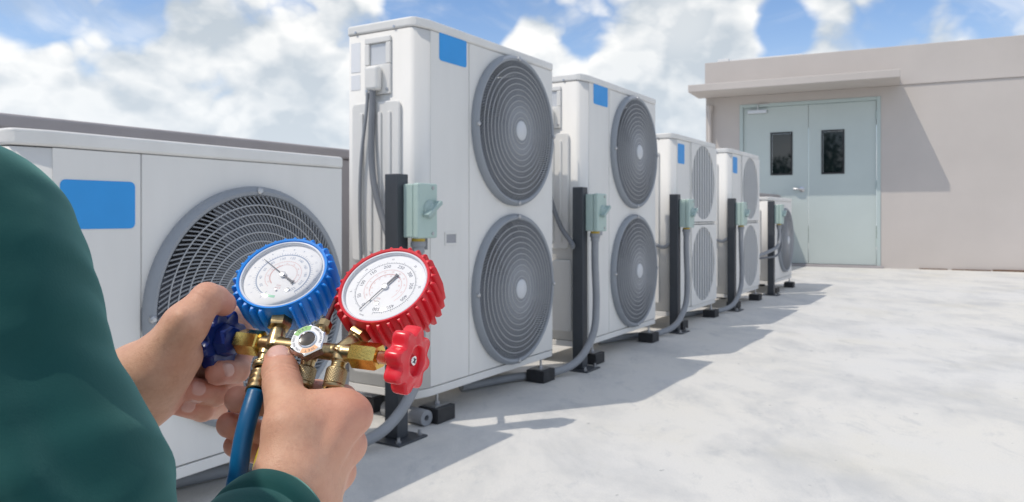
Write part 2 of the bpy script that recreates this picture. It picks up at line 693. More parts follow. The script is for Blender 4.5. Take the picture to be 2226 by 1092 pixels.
for (a, b, wa, wb, wz0, wz1, nm) in ((DX0 + .006, DM - .004, -1.702, -1.363, 1.568, 2.287, 'L'), (DM + .004, DX1 - .006, -0.880, -0.545, 1.568, 2.287, 'R')):
    bm = BM()
    z0, z1 = 0.045, DZ - 0.006
    for (q0, q1, r0, r1) in ((a, wa, z0, z1), (wb, b, z0, z1), (wa, wb, z0, wz0), (wa, wb, wz1, z1)):
        box(bm, q0, q1, 0.02, 0.065, r0, r1)
    bmesh.ops.remove_doubles(bm, verts=bm.verts[:], dist=1e-5)
    leaf = obj('door_leaf', bm, M_door, bld)
    bm = BM()
    for (q0, q1, r0, r1) in ((wa - .012, wa + .015, wz0 - .012, wz1 + .012), (wb - .015, wb + .012, wz0 - .012, wz1 + .012),
                             (wa + .015, wb - .015, wz0 - .012, wz0 + .015), (wa + .015, wb - .015, wz1 - .015, wz1 + .012)):
        box(bm, q0, q1, 0.012, 0.03, r0, r1)
    obj('window_frame', bm, M_black, leaf)
    bm = BM()
    box(bm, wa + .016, wb - .016, 0.036, 0.044, wz0 + .016, wz1 - .016)
    obj('window_pane', bm, M_pane, leaf)
    if nm == 'L':
        bm = BM()
        Mh = frame((DM - 0.10, 0.018, 1.305), (0, -1, 0), (1, 0, 0))
        lathe(bm, [(0, 0), (0.045, 0), (0.045, 0.012), (0.02, 0.02), (0.017, 0.06), (0, 0.065)], 20, Mh)
        tube(bm, spline([(DM - 0.10, -0.04, 1.305), (DM - 0.16, -0.05, 1.31), (DM - 0.235, -0.04, 1.315)]), 0.014, 8)
        obj('handle', bm, M_steel, leaf)
        bm = BM()
        box(bm, DX0 + 0.08, DX0 + 0.40, -0.04, 0.018, 2.64, 2.70)
        tube(bm, [(DX0 + 0.25, -0.02, 2.70), (DX0 + 0.25, -0.03, 2.80)], 0.012, 8)
        tube(bm, [(DX0 + 0.25, -0.03, 2.80), (DX0 + 0.44, -0.015, 2.80)], 0.010, 8)
        obj('door_closer', bm, M_steel, leaf, bevel=0.003)
    else:
        for hz in (0.35, 1.3, 2.45):
            bm = BM()
            tube(bm, [(DX1 - 0.004, 0.010, hz), (DX1 - 0.004, 0.010, hz + 0.13)], 0.012, 8)
            obj('hinge', bm, M_doorf, leaf)
bm = BM()
tube(bm, [(-2.74, -0.06, 0.0), (-2.74, -0.06, 2.72)], 0.035, 12)
lathe(bm, [(0.045, 0), (0.055, 0.05), (0.055, 0.12), (0.03, 0.12)], 12, Matrix.Translation((-2.74, -0.06, 2.70)))
for z in (0.6, 1.8):
    box(bm, -2.80, -2.68, -0.075, 0.0, z, z + 0.03)
obj('downpipe', bm, M_wall, bld)
bm = BM()
q = -0.2
while q < 8.5:
    q2 = q + random.uniform(0.15, 0.6)
    if q > 0.12:
        box(bm, q, q2, -0.012 - random.random() * 0.03, -0.001, 0.0, 0.012 + random.random() * 0.022)
    q = q2 + random.uniform(0.0, 0.12)
obj('dirt_line', bm, M_rust, bld, kind='stuff')


# ------------------------------------------------------------------ outdoor units
def plate_holes(bm, x0, x1, cells, y0, y1, n=48, depth=0.10):
    """front plate in the xz plane made of stacked cells (z0,z1,cx,cz,r), each with a round hole and a shroud going in"""
    for (z0, z1, cx, cz, r) in cells:
        for y, flip in ((y0, False),):
            inner, outer = [], []
            for i in range(n):
                a = 2 * PI * (i + 0.5) / n
                c, s = math.cos(a), math.sin(a)
                inner.append((cx + r * c, cz + r * s))
                k = min(((x1 - cx) if c > 0 else (cx - x0)) / max(abs(c), 1e-6), ((z1 - cz) if s > 0 else (cz - z0)) / max(abs(s), 1e-6))
                outer.append((cx + k * c, cz + k * s))
            corners = [(x1, z1), (x0, z1), (x0, z0), (x1, z0)]
            vi = [bm.verts.new((p[0], y, p[1])) for p in inner]
            vo = [bm.verts.new((p[0], y, p[1])) for p in outer]
            vb = [bm.verts.new((p[0], y + depth, p[1])) for p in inner]
            vob = [bm.verts.new((p[0], y1, p[1])) for p in outer]
            cn = [(math.atan2(p[1] - cz, p[0] - cx) % (2 * PI), p) for p in corners]
            for i in range(n):
                j = (i + 1) % n
                a0 = 2 * PI * (i + 0.5) / n
                a1 = a0 + 2 * PI / n
                mid = [p for (a, p) in cn if a0 < a < a1 or a0 < a + 2 * PI < a1]
                loop = [vi[i], vo[i]]
                bl = [vob[i]]
                if mid:
                    cv = bm.verts.new((mid[0][0], y, mid[0][1]))
                    cb = bm.verts.new((mid[0][0], y1, mid[0][1]))
                    bm.faces.new((vo[i], cv, cb, vob[i]))
                    bm.faces.new((cv, vo[j], vob[j], cb))
                    loop.append(cv)
                else:
                    bm.faces.new((vo[i], vo[j], vob[j], vob[i]))
                loop += [vo[j], vi[j]]
                bm.faces.new(loop)
                bm.faces.new((vi[i], vi[j], vb[j], vb[i]))


def make_guard(parent, cx, cz, r):
    MG = Matrix.Translation((cx, -0.004, cz)) @ Matrix.Rotation(R(90), 4, 'X')     # local z points out of the front
    bm = BM()
    lathe(bm, [(r, -0.002), (r + .002, 0.014), (r - .004, 0.027), (r - .014, 0.034), (r - .024, 0.031), (r - .031, 0.020), (r - .031, 0.0)], 96, MG)
    g = obj('fan_guard', bm, M_grill, parent)
    bm = BM()
    for a in (0.5, 1.0, 1.5, 2.0):
        ca, sa = math.cos(a * PI), math.sin(a * PI)
        lathe(bm, [(0.011, 0.028), (0.011, 0.036), (0.006, 0.040), (0, 0.040)], 10, MG @ Matrix.Translation((ca * (r - .013), sa * (r - .013), 0)))
    obj('guard_screws', bm, M_zinc, g, kind='stuff')
    bm = BM()
    ri = r - 0.028
    nr = 10
    hh = lambda q: 0.028 + 0.016 * (1 - (q / r) ** 2)
    for i in range(nr):
        q = 0.062 + (ri - 0.062) * i / nr
        torus(bm, q, 0.0020, 72, 5, MG @ Matrix.Translation((0, 0, hh(q))))
    obj('guard_rings', bm, M_ring, g, kind='stuff')
    bm = BM()
    N = 128
    S = 9
    for k in range(N):
        a0 = 2 * PI * k / N
        prev = None
        for s in range(S + 1):
            f = s / S
            q = 0.045 + (ri - 0.045) * f
            a = a0 + 0.85 * f ** 0.9
            t = Vector((-math.sin(a), math.cos(a), 0))
            c = Vector((q * math.cos(a), q * math.sin(a), 0))
            z1 = hh(q) - 0.001
            w = 0.0023
            z0 = z1 - 0.0045
            cur = [bm.verts.new(MG @ (c + t * w + Vector((0, 0, z1)))), bm.verts.new(MG @ (c - t * w + Vector((0, 0, z1)))),
                   bm.verts.new(MG @ (c - t * w + Vector((0, 0, z0)))), bm.verts.new(MG @ (c + t * w + Vector((0, 0, z0))))]
            if prev:
                for i in range(4):
                    bm.faces.new((prev[i], prev[(i + 1) % 4], cur[(i + 1) % 4], cur[i]))
            prev = cur
    obj('guard_slats', bm, M_slat, g, kind='stuff', smooth=False)
    bm = BM()
    lathe(bm, [(0.047, 0.030), (0.047, 0.046), (0.040, 0.051), (0, 0.052)], 32, MG)
    obj('guard_cap', bm, M_hub, g)
    return g


def make_fan(parent, cx, cz, r, m, nb=3, rot=0.3):
    MG = Matrix.Translation((cx, 0.10, cz)) @ Matrix.Rotation(R(90), 4, 'X')
    bm = BM()
    lathe(bm, [(0.001, -0.05), (0.075, -0.05), (0.08, 0.03), (0.06, 0.05), (0, 0.055)], 24, MG)
    f = obj('fan', bm, m, parent)
    for k in range(nb):
        bm = BM()
        rows = []
        for i in range(9):
            q = 0.07 + (r - 0.085) * i / 8
            half = 0.55 + 0.15 * math.sin(PI * i / 8)
            rr = []
            for j in range(9):
                a = rot + 2 * PI * k / nb + (j / 8 - 0.5) * 2 * half + 0.35 * (i / 8)
                z = (j / 8 - 0.5) * 0.085
                rr.append(bm.verts.new(MG @ Vector((q * math.cos(a), q * math.sin(a), z))))
            rows.append(rr)
        for i in range(8):
            for j in range(8):
                bm.faces.new((rows[i][j], rows[i][j + 1], rows[i + 1][j + 1], rows[i + 1][j]))
        ob = obj('fan_blade', bm, m, f)
        s = ob.modifiers.new('solid', 'SOLIDIFY')
        s.thickness = 0.004
    return f


def make_foot(parent, x, y):
    bm = BM()
    box(bm, x - 0.060, x + 0.060, y - 0.052, y + 0.052, 0.0, 0.062)
    ft = obj('rubber_foot', bm, M_rubber, parent, bevel=0.004)
    bm = BM()
    box(bm, x - 0.05, x + 0.05, y - 0.03, y + 0.04, 0.0625, 0.068)
    tube(bm, [(x, y, 0.066), (x, y, 0.108)], 0.006, 8)
    lathe(bm, [(0.0, 0), (0.012, 0), (0.012, 0.010), (0, 0.010)], 6, Matrix.Translation((x, y, 0.0685)))
    obj('foot_bolt', bm, M_zinc, ft)


def unit(name, W, D, ZT, xs, kind):
    """local x along the row, -y the fan front, z up"""
    u = empty(name, (0, 0, 0), ANG)
    ZB = 0.106
    LT = ZT - 0.044
    # wrapped casing without the fan opening
    CH = [(0.0, 0.042), (0.003, 0.024), (0.013, 0.015), (0.085, 0.0)]
    out = CH + rrect(0, W, 0, D, (0.085, 0.014, 0.014, 0.014), 7)[8:]
    bm = BM()
    k = 4                                         # points of the chamfered first corner
    path = [(xs + 0.02, 0.0)] + out[:k][::-1] + out[k:][::-1] + [(W - 0.03, 0.0)]
    a = [bm.verts.new((p[0], p[1], ZB + 0.036)) for p in path]
    b = [bm.verts.new((p[0], p[1], LT)) for p in path]
    for i in range(len(path) - 1):
        bm.faces.new((a[i], a[i + 1], b[i + 1], b[i]))
    cas = obj('casing', bm, M_white, u)
    s = cas.modifiers.new('solid', 'SOLIDIFY')
    s.thickness = 0.003
    s.offset = 0
    bm = BM()
    prism(bm, [(-0.002, 0.042), (0.001, 0.023), (0.012, 0.013), (0.085, -0.005)] + rrect(-0.002, W + 0.002, -0.005, D + 0.002, (0.085, 0.014, 0.014, 0.014), 7)[8:], ZB, ZB + 0.033)
    obj('base_pan', bm, M_white, u, bevel=0.003)
    bm = BM()
    prism(bm, [(-0.007, 0.046), (-0.004, 0.022), (0.008, 0.007), (0.083, -0.010)] + rrect(-0.007, W + 0.007, -0.010, D + 0.007, (0.09, 0.022, 0.02, 0.02), 7)[8:], LT + 0.003, ZT)
    lid = obj('lid', bm, M_lid, u, bevel=0.010, segs=3)
    bm = BM()
    for (x, y) in ((-0.0075, 0.11), (-0.0075, D - 0.05)):
        lathe(bm, [(0.006, -0.002), (0.006, 0.002), (0, 0.003)], 8, frame((x, y, LT + 0.012), (-1, 0, 0)))
    obj('lid_screws', bm, M_zinc, lid, kind='stuff')
    bm = BM()
    box(bm, 0.088, xs - 0.0025, -0.004, -0.0018, ZB + 0.038, LT + 0.0012)
    sp = obj('service_panel', bm, M_white, u, bevel=0.0015)
    bm = BM()
    box(bm, xs - 0.06, W - 0.05, D - 0.05, D - 0.03, ZB + 0.04, LT - 0.01)
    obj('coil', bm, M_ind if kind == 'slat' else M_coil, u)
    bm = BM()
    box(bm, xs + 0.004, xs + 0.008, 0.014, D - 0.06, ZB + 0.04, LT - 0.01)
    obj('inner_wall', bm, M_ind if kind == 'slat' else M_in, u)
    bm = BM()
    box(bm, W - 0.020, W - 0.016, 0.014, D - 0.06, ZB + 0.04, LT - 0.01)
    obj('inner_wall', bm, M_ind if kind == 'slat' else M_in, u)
    # blue label
    bm = BM()
    lz1 = ZT - 0.034 - (0.085 if kind == 'single' else 0.0)
    lx0, lx1, lh = {'tall': (0.147, 0.345, 0.122), 'single': (0.105, 0.300, 0.124), 'slat': (0.105, 0.255, 0.15)}[kind]
    if kind == 'slat': lz1 = ZT - 0.07
    prism(bm, [(p[0], p[1]) for p in rrect(lx0, lx1, lz1 - lh, lz1, (0.014,) * 4, 5)], 0.0045, 0.0055, Matrix.Rotation(R(90), 4, 'X'))
    obj('blue_label', bm, M_blue, u, bevel=0)
    # front fan panel
    x0, x1 = xs + 0.0025, W - 0.004
    z0, z1 = ZB + 0.038, LT + 0.0012
    if kind == 'tall':
        cx = 0.745
        zs = [0.497, 1.262]
        r = 0.362
        zm = 0.5 * (zs[0] + zs[1])
        cells = [(z0, zm, cx, zs[0], r - 0.012), (zm, z1, cx, zs[1], r - 0.012)]
    elif kind == 'single':
        cx = xs + (W - xs) * 0.5 - 0.010
        zs = [0.570]
        r = 0.370
        cells = [(z0, z1, cx, zs[0], r - 0.012)]
    else:
        cx = 0.695
        zs = [0.462, 1.122]
        r = 0.300
        cells = None
    if cells:
        bm = BM()
        plate_holes(bm, x0, x1, cells, -0.004, 0.010)
        obj('fan_panel', bm, M_white, u)
        for z in zs:
            make_guard(u, cx, z, r)
            make_fan(u, cx, z, r - 0.02, M_fan, 3, 0.4 + z)
    else:
        zm = 0.5 * (zs[0] + zs[1])
        bm = BM()
        box(bm, x0, x1, -0.004, 0.01, zm - 0.006, zm + 0.006)
        box(bm, x0, x0 + 0.02, -0.0035, 0.01, z0, zm - 0.007)
        box(bm, x0, x0 + 0.02, -0.0035, 0.01, zm + 0.007, z1)
        obj('fan_panel', bm, M_white, u)
        for z, (za, zb) in zip(zs, ((z0, zm - 0.012), (zm + 0.012, z1))):
            bm = BM()
            plate_holes(bm, x0 + 0.022, x1, [(za, zb, cx, z, r)], -0.016, 0.010, depth=0.09)
            g = obj('grille_panel', bm, M_white, u)
            for i in range(-4, 5):
                x = cx + i * 0.064
                hgt = math.sqrt(max(0.0, r * r - (i * 0.064) ** 2))
                if hgt < 0.05: continue
                bm = BM()
                box(bm, x - 0.0085, x + 0.0085, -0.0145, 0.004, z - hgt - .004, z + hgt + .004)
                obj('slat', bm, M_grillw, g)
            make_fan(u, cx, z, r - 0.02, M_fanb, 3, 0.7 + z)
    # details on the end facing the camera
    bm = BM()
    py0, py1 = 0.128, 0.268
    if kind == 'tall':
        zt, zb = ZT - 0.065, ZT - 0.305
        # pipe cover plate with a hollow grip
        for (a0, a1, b0, b1) in ((py0, py1, zt - 0.025, zt), (py0, py0 + 0.025, zt - 0.115, zt - 0.026), (py1 - 0.025, py1, zt - 0.115, zt - 0.026), (py0, py1, zb, zt - 0.116)):
            box(bm, -0.012, -0.0015, a0, a1, b0, b1)
        cp = obj('grip_plate', bm, M_white, u, bevel=0.004)
        bm = BM()
        box(bm, -0.0022, -0.0016, py0 + 0.027, py1 - 0.027, zt - 0.113, zt - 0.028)
        obj('grip_recess', bm, M_hub, cp)
        bm = BM()
        box(bm, -0.052, -0.0125, 0.165, 0.235, zb + 0.012, zb + 0.115)
        obj('cable_cover', bm, M_white, cp, bevel=0.016, segs=4)
        bm = BM()
        for (y, z) in ((py0 + 0.015, zb + 0.018), (py1 - 0.015, zb + 0.018)):
            lathe(bm, [(0.007, 0.0), (0.007, 0.003), (0, 0.004)], 8, frame((-0.012, y, z), (-1, 0, 0)))
        obj('plate_screws', bm, M_zinc, cp, kind='stuff')
        bm = BM()
        prism(bm, [(p[0], p[1]) for p in rrect(0.075, 0.335, 0.66, ZT - 0.335, (0.02,) * 4, 4)], 0.002, 0.018, Matrix(((0, 0, -1, 0), (1, 0, 0, 0), (0, 1, 0, 0), (0, 0, 0, 1))))
        pn = obj('side_panel', bm, M_white, u, bevel=0.012, segs=3)
        for yy in (0.125, 0.175, 0.225, 0.275):
            bm = BM()
            box(bm, -0.026, -0.0185, yy - 0.009, yy + 0.009, 0.70, ZT - 0.38)
            obj('side_rib', bm, M_white, pn, bevel=0.006, segs=3)
        bm = BM()
        prism(bm, [(p[0], p[1]) for p in rrect(0.06, 0.33, 0.19, 0.60, (0.02,) * 4, 4)], 0.002, 0.022, Matrix(((0, 0, -1, 0), (1, 0, 0, 0), (0, 1, 0, 0), (0, 0, 0, 1))))
        obj('valve_cover', bm, M_white, u, bevel=0.012, segs=3)
        bm = BM()
        box(bm, -0.0026, -0.0016, 0.30, 0.352, ZT - 0.20, ZT - 0.075)
        obj('sticker', bm, M_sticker, u)
        bm = BM()
        box(bm, -0.0026, -0.0016, 0.30, 0.352, ZT - 0.275, ZT - 0.212)
        obj('sticker', bm, M_sticker, u)
        bm = BM()
        for (a0, a1, b0, b1) in ((0.185, 0.275, 0.772, 0.782), (0.185, 0.275, 0.725, 0.735), (0.185, 0.195, 0.7355, 0.7715), (0.265, 0.275, 0.7355, 0.7715)):
            box(bm, a0, a1, -0.007, -0.0042, b0, b1)
        pl = obj('name_frame', bm, M_white, u, bevel=0.001)
        bm = BM()
        box(bm, 0.1955, 0.2645, -0.0052, -0.0044, 0.7358, 0.7712)
        obj('name_plate', bm, M_in, pl)
    else:
        box(bm, -0.014, -0.0015, 0.10, 0.27, 0.20, ZT - 0.14)
        obj('side_panel', bm, M_white, u, bevel=0.012, segs=3)
    for x in (0.13, W - 0.13):
        for y in (-0.005, D - 0.03):
            make_foot(u, x, y)
    return u


UG = 'white outdoor units in a row along the parapet'
uA = unit('outdoor_unit', 1.142, 0.371, 1.66, 0.366, 'tall')
uA.location = row(0)
tag(uA, 'biggest white two-fan outdoor unit, with a blue label, beside the first mint switch box', 'outdoor unit', UG)
uC = unit('outdoor_unit', 1.08, 0.371, 1.06, 0.318, 'single')
uC.location = row(-1.50)
tag(uC, 'low white one-fan outdoor unit in the left foreground behind the blue gauge', 'outdoor unit', UG)
uB = unit('outdoor_unit', 1.06, 0.371, 1.468, 0.375, 'slat')
uB.location = row(3.003)
tag(uB, 'nearer of the two white outdoor units with vertical slats over square fan panels', 'outdoor unit', UG)
uA2 = copy_tree(uA)
uA2.location = row(1.453, 0.02)
tag(uA2, 'second tall white outdoor unit, two round grey fan guards, just behind the biggest one', 'outdoor unit', UG)
uB2 = copy_tree(uB)
uB2.location = row(4.50)
tag(uB2, 'farther white outdoor unit with vertical slats, next to the small last unit', 'outdoor unit', UG)
uC2 = copy_tree(uC)
uC2.location = row(6.10)
tag(uC2, 'small far white outdoor unit with one fan, last of the row by the doors', 'outdoor unit', UG)
for c in kids(uC2):
    if c.name.startswith('blue_label'):
        bpy.data.objects.remove(c)


# ------------------------------------------------------------------ switch posts
def make_post():
    p = empty('switch_post', (0, 0, 0), ANG)
    bm = BM()
    box(bm, -0.032, 0.032, -0.032, 0.032, 0.008, 1.01)
    obj('post', bm, M_post, p, bevel=0.004)
    bm = BM()
    box(bm, -0.085, 0.085, -0.085, 0.085, 0.0, 0.008)
    bp = obj('base_plate', bm, M_post, p, bevel=0.002)
    for sx in (-1, 1):
        for sy in (-1, 1):
            bm = BM()
            lathe(bm, [(0.011, 0), (0.011, 0.008), (0.006, 0.008), (0.006, 0.02), (0, 0.02)], 6, Matrix.Translation((sx * 0.062, sy * 0.062, 0.0082)))
            obj('anchor_bolt', bm, M_zinc, bp)
    # switch box on the fan side of the post
    bx0, bx1, by0, by1, bz0, bz1 = -0.005, 0.115, -0.110, -0.033, 0.765, 0.975
    bm = BM()
    box(bm, bx0 + 0.003, bx1 - 0.003, by0 + 0.030, by1, bz0 + 0.003, bz1 - 0.003)
    sb = obj('switch_box', bm, M_mint, p, bevel=0.006, segs=3)
    bm = BM()
    box(bm, bx0, bx1, by0, by0 + 0.029, bz0, bz1)
    obj('box_cover', bm, M_mint, sb, bevel=0.008, segs=3)
    cx = 0.5 * (bx0 + bx1) + 0.008
    cz = 0.5 * (bz0 + bz1) + 0.005
    bm = BM()
    lathe(bm, [(0.037, 0.0), (0.035, 0.006), (0.022, 0.010), (0.019, 0.02), (0, 0.021)], 28, frame((cx, by0 - 0.0005, cz), (0, -1, 0)))
    Mr = Matrix.Translation((cx, by0 - 0.0, cz)) @ Matrix.Rotation(R(-32), 4, 'Y')
    pts = [(-0.05, 0.008), (-0.045, -0.010), (0.05, -0.008), (0.055, 0.002), (0.05, 0.010)]
    a, b = prism(bm, pts, 0, 0.030, Mr @ Matrix.Rotation(R(90), 4, 'X'))
    obj('switch_lever', bm, M_mintd, sb, bevel=0.004, segs=3)
    for (x, z) in ((cx + 0.02, bz1 - 0.018), (cx + 0.02, bz0 + 0.018)):
        bm = BM()
        lathe(bm, [(0.007, 0), (0.007, 0.003), (0, 0.003)], 10, frame((x, by0, z), (0, -1, 0)))
        obj('cover_screw', bm, M_zinc, sb)
    gx, gy = 0.045, -0.070
    bm = BM()
    lathe(bm, [(0.026, 0), (0.026, -0.012)], 16, Matrix.Translation((gx, gy, bz0)))
    obj('gland_ring', bm, M_yel, sb)
    bm = BM()
    lathe(bm, [(0, -0.011), (0.029, -0.012), (0.029, -0.03), (0.024, -0.034), (0.024, -0.055), (0, -0.055)], 16, Matrix.Translation((gx, gy, bz0)))
    obj('gland', bm, M_cable, sb)
    bm = BM()
    lathe(bm, [(0, 0.0), (0.016, 0.0), (0.016, -0.045), (0, -0.045)], 12, Matrix.Translation((gx + 0.048, gy + 0.012, bz0)))
    obj('gland', bm, M_cabled, sb)
    return p


PG = 'black switch posts in front of the outdoor units'
posts = []
PT = ((-0.167, 0.038), (1.385, 0.045), (2.96, 0.035), (4.462, 0.035), (6.01, 0.03))
PL = ('nearest black post with mint switch box, at the corner of the biggest unit',
      'black post with mint switch box before the second tall unit, second from the camera',
      'black post with mint switch box at the nearer slatted unit',
      'black post with mint switch box at the farther slatted unit',
      'farthest black post with mint switch box, before the small last unit')
p0 = make_post()
for i, (t, o) in enumerate(PT):
    p = p0 if i == 0 else copy_tree(p0)
    p.location = row(t, o)
    tag(p, PL[i], 'switch post', PG)
    posts.append((t, o))


def conduit(name, pts, r, m, label, group, per=8, n=12):
    P = spline(pts, per)
    base = empty(name, Vector((P[-1].x, P[-1].y, 0)))
    bm = BM()
    tube(bm, P, r, n)
    # one mesh thing: drop the empty, keep it simple
    bpy.data.objects.remove(base)
    ob = obj(name, bm, m)
    return tag(ob, label, 'conduit', group)


CG = 'grey flexible conduits running down from the switch boxes'
names5 = ('the nearest switch box', 'the second switch box', 'the third switch box', 'the fourth switch box', 'the farthest switch box')
for i, (t, o) in enumerate(PT[:4]):
    g = row(t + 0.045, o + 0.070, 0.71)
    pts = [g + Vector((0, 0, 0.02)), g + Vector((0, 0, -0.12))]
    pts += [row(t + 0.05, o + 0.075, 0.36), row(t + 0.01, o + 0.075, 0.20), row(t - 0.12, o + 0.05, 0.075), row(t - 0.27, o - 0.02, 0.028),
            row(t - 0.47, o - 0.14, 0.024), row(t - 0.80, o - 0.24, 0.024)]
    conduit('conduit', pts, 0.0205, M_cable, 'grey flexible conduit curving from %s down to the roof' % names5[i], CG)
t, o = PT[4]
conduit('conduit', [row(t + .045, o + .07, .72), row(t + .05, o + .075, .62), row(t + .0, o + .06, .52), row(t - .14, o - .02, .46), row(t - .3, o - .1, .42)], 0.018, M_cable,
        'grey cable looping back from the farthest switch box', CG)
conduit('conduit', [row(t + .085, o + .06, .73), row(t + .12, o + .075, .60), row(t + .10, o + .07, .48), row(t - .02, o + .045, .42), row(t - .18, o - .08, .40)], 0.012, M_cabled,
        'thin dark cable hanging in a loop under the farthest switch box', CG)

WG = 'cables leaving the ends of the outdoor units'


def unit_local(t0, o0, x, y, z):
    return row(t0 + x, o0 - y, z)


for k, (t0, o0, nm) in enumerate(((0.0, 0.0, 'biggest unit'), (1.453, 0.02, 'second tall unit'))):
    L_ = lambda x, y, z: unit_local(t0, o0, x, y, z)
    conduit('cable', [L_(-.032, .205, 1.37), L_(-.034, .204, 1.30), L_(-.042, .202, 1.15), L_(-.05, .18, .98), L_(-.07, .10, .80), L_(-.12, .0, .70), L_(-.15, -.02, .68)],
            0.0135, M_cabled, 'thick grey cable from the grip plate on the end of the %s' % nm, WG)
    conduit('cable', [L_(-.036, .228, 1.36), L_(-.036, .235, 1.28), L_(-.036, .262, 1.10), L_(-.036, .272, .90), L_(-.036, .262, .60), L_(-.04, .25, .30)],
            0.007, M_cable, 'thin grey cable hanging down the end of the %s' % nm, WG)
for k, (t0, nm, z1) in enumerate(((3.003, 'nearer slatted unit', .60), (4.50, 'farther slatted unit', .60))):
    L_ = lambda x, y, z: unit_local(t0, 0, x, y, z)
    conduit('cable', [L_(-.016, .22, .95), L_(-.03, .21, .80), L_(-.05, .16, .68), L_(-.05, .06, .62), L_(-.04, -.02, .66)], 0.014, M_cable,
            'grey cable drooping across the end of the %s' % nm, WG)
# drain pipe end under the biggest unit
bm = BM()
lathe(bm, [(0.012, 0.0), (0.032, 0.0), (0.032, 0.25), (0.012, 0.25)], 20, frame(row(0.03, 0.03, 0.033), -NV + U * 0.15), closed=True)
tag(obj('drain_pipe', bm, M_cable), 'short grey drain pipe end under the corner of the biggest unit', 'pipe')


# ------------------------------------------------------------------ gauge manifold held in the hands
M_brass = mat('worn_brass', (0.62, 0.47, 0.25), 0.30, metal=1.0, var=0.5, vscale=120, bump=0.05, bscale=500)
M_brassy = mat('yellow_brass', (0.80, 0.58, 0.16), 0.24, metal=1.0, var=0.25, vscale=150, bump=0.06, bscale=700)
M_brassd = mat('knurled_brass', (0.42, 0.33, 0.19), 0.38, metal=1.0, var=0.25, vscale=150)
M_copper = mat('coppery_thread', (0.62, 0.36, 0.22), 0.3, metal=1.0)
M_bboot = mat('blue_rubber_boot', (0.004, 0.25, 0.80), 0.40, var=0.06, vscale=60)
M_rboot = mat('red_rubber_boot', (0.70, 0.014, 0.028), 0.36, var=0.06, vscale=60)
M_bknob = mat('navy_knob', (0.006, 0.025, 0.16), 0.34)
M_rknob = mat('red_knob', (0.76, 0.024, 0.040), 0.27)
M_dial = mat('white_dial', (0.80, 0.82, 0.86), 0.5)
M_ink = mat('dial_ink', (0.05, 0.07, 0.13), 0.6)
M_inkb = mat('dial_ink_faded', (0.33, 0.40, 0.54), 0.6)
M_pink = mat('dial_ink_red', (0.70, 0.42, 0.42), 0.6)
M_green = mat('dial_ink_green', (0.35, 0.72, 0.52), 0.6)
M_needle = mat('needle', (0.025, 0.04, 0.075), 0.35)
M_chrome = mat('chrome', (0.78, 0.79, 0.80), 0.18, metal=1.0)
M_lensring = mat('pale_plastic_rim', (0.72, 0.75, 0.80), 0.15)
M_sgreen = mat('sight_green', (0.22, 0.50, 0.13), 0.45)
M_sorange = mat('sight_orange', (0.85, 0.42, 0.19), 0.45)
M_swhite = mat('sight_white', (0.74, 0.75, 0.77), 0.42)
M_sink = mat('sight_ink', (0.12, 0.12, 0.14), 0.6)
M_sglass = mat('sight_glass', (0.10, 0.085, 0.07), 0.05, var=0.6, vscale=150, spec=0.6)
M_hoseb = mat('blue_hose', (0.003, 0.115, 0.285), 0.34, bump=0.05, bscale=300)
M_hosey = mat('yellow_hose', (0.62, 0.50, 0.03), 0.35)
M_hoser = mat('red_hose', (0.50, 0.02, 0.02), 0.35)
M_rod = mat('hook_rod', (0.10, 0.022, 0.022), 0.22)


def Yb(px):                                   # depth of the manifold bar
    return 0.553 + (745 - px) * 0.000159


def view_axes(px, py):
    v = (at(px, py, 1.0) - Vector((0, 0, H))).normalized()
    r = v.cross(Vector((0, 0, 1))).normalized()
    return v, r, r.cross(v).normalized()


def face_normal(px, py, ratio, ax):
    v, r, u = view_axes(px, py)
    s = math.sqrt(1 - ratio * ratio)
    a = Vector((ax[0], ax[1], 0)).normalized()
    return (-v * ratio + (r * a.x + u * a.y) * s).normalized()


def on_plane(px, py, o, n):
    e = Vector((0, 0, H))
    d = at(px, py, 1.0) - e
    return e + d * ((o - e).dot(n) / d.dot(n))


mf = empty('gauge_manifold', at(690, 755, Yb(690)))
tag(mf, 'brass gauge manifold with blue and red dials held in two hands', 'pressure gauge')

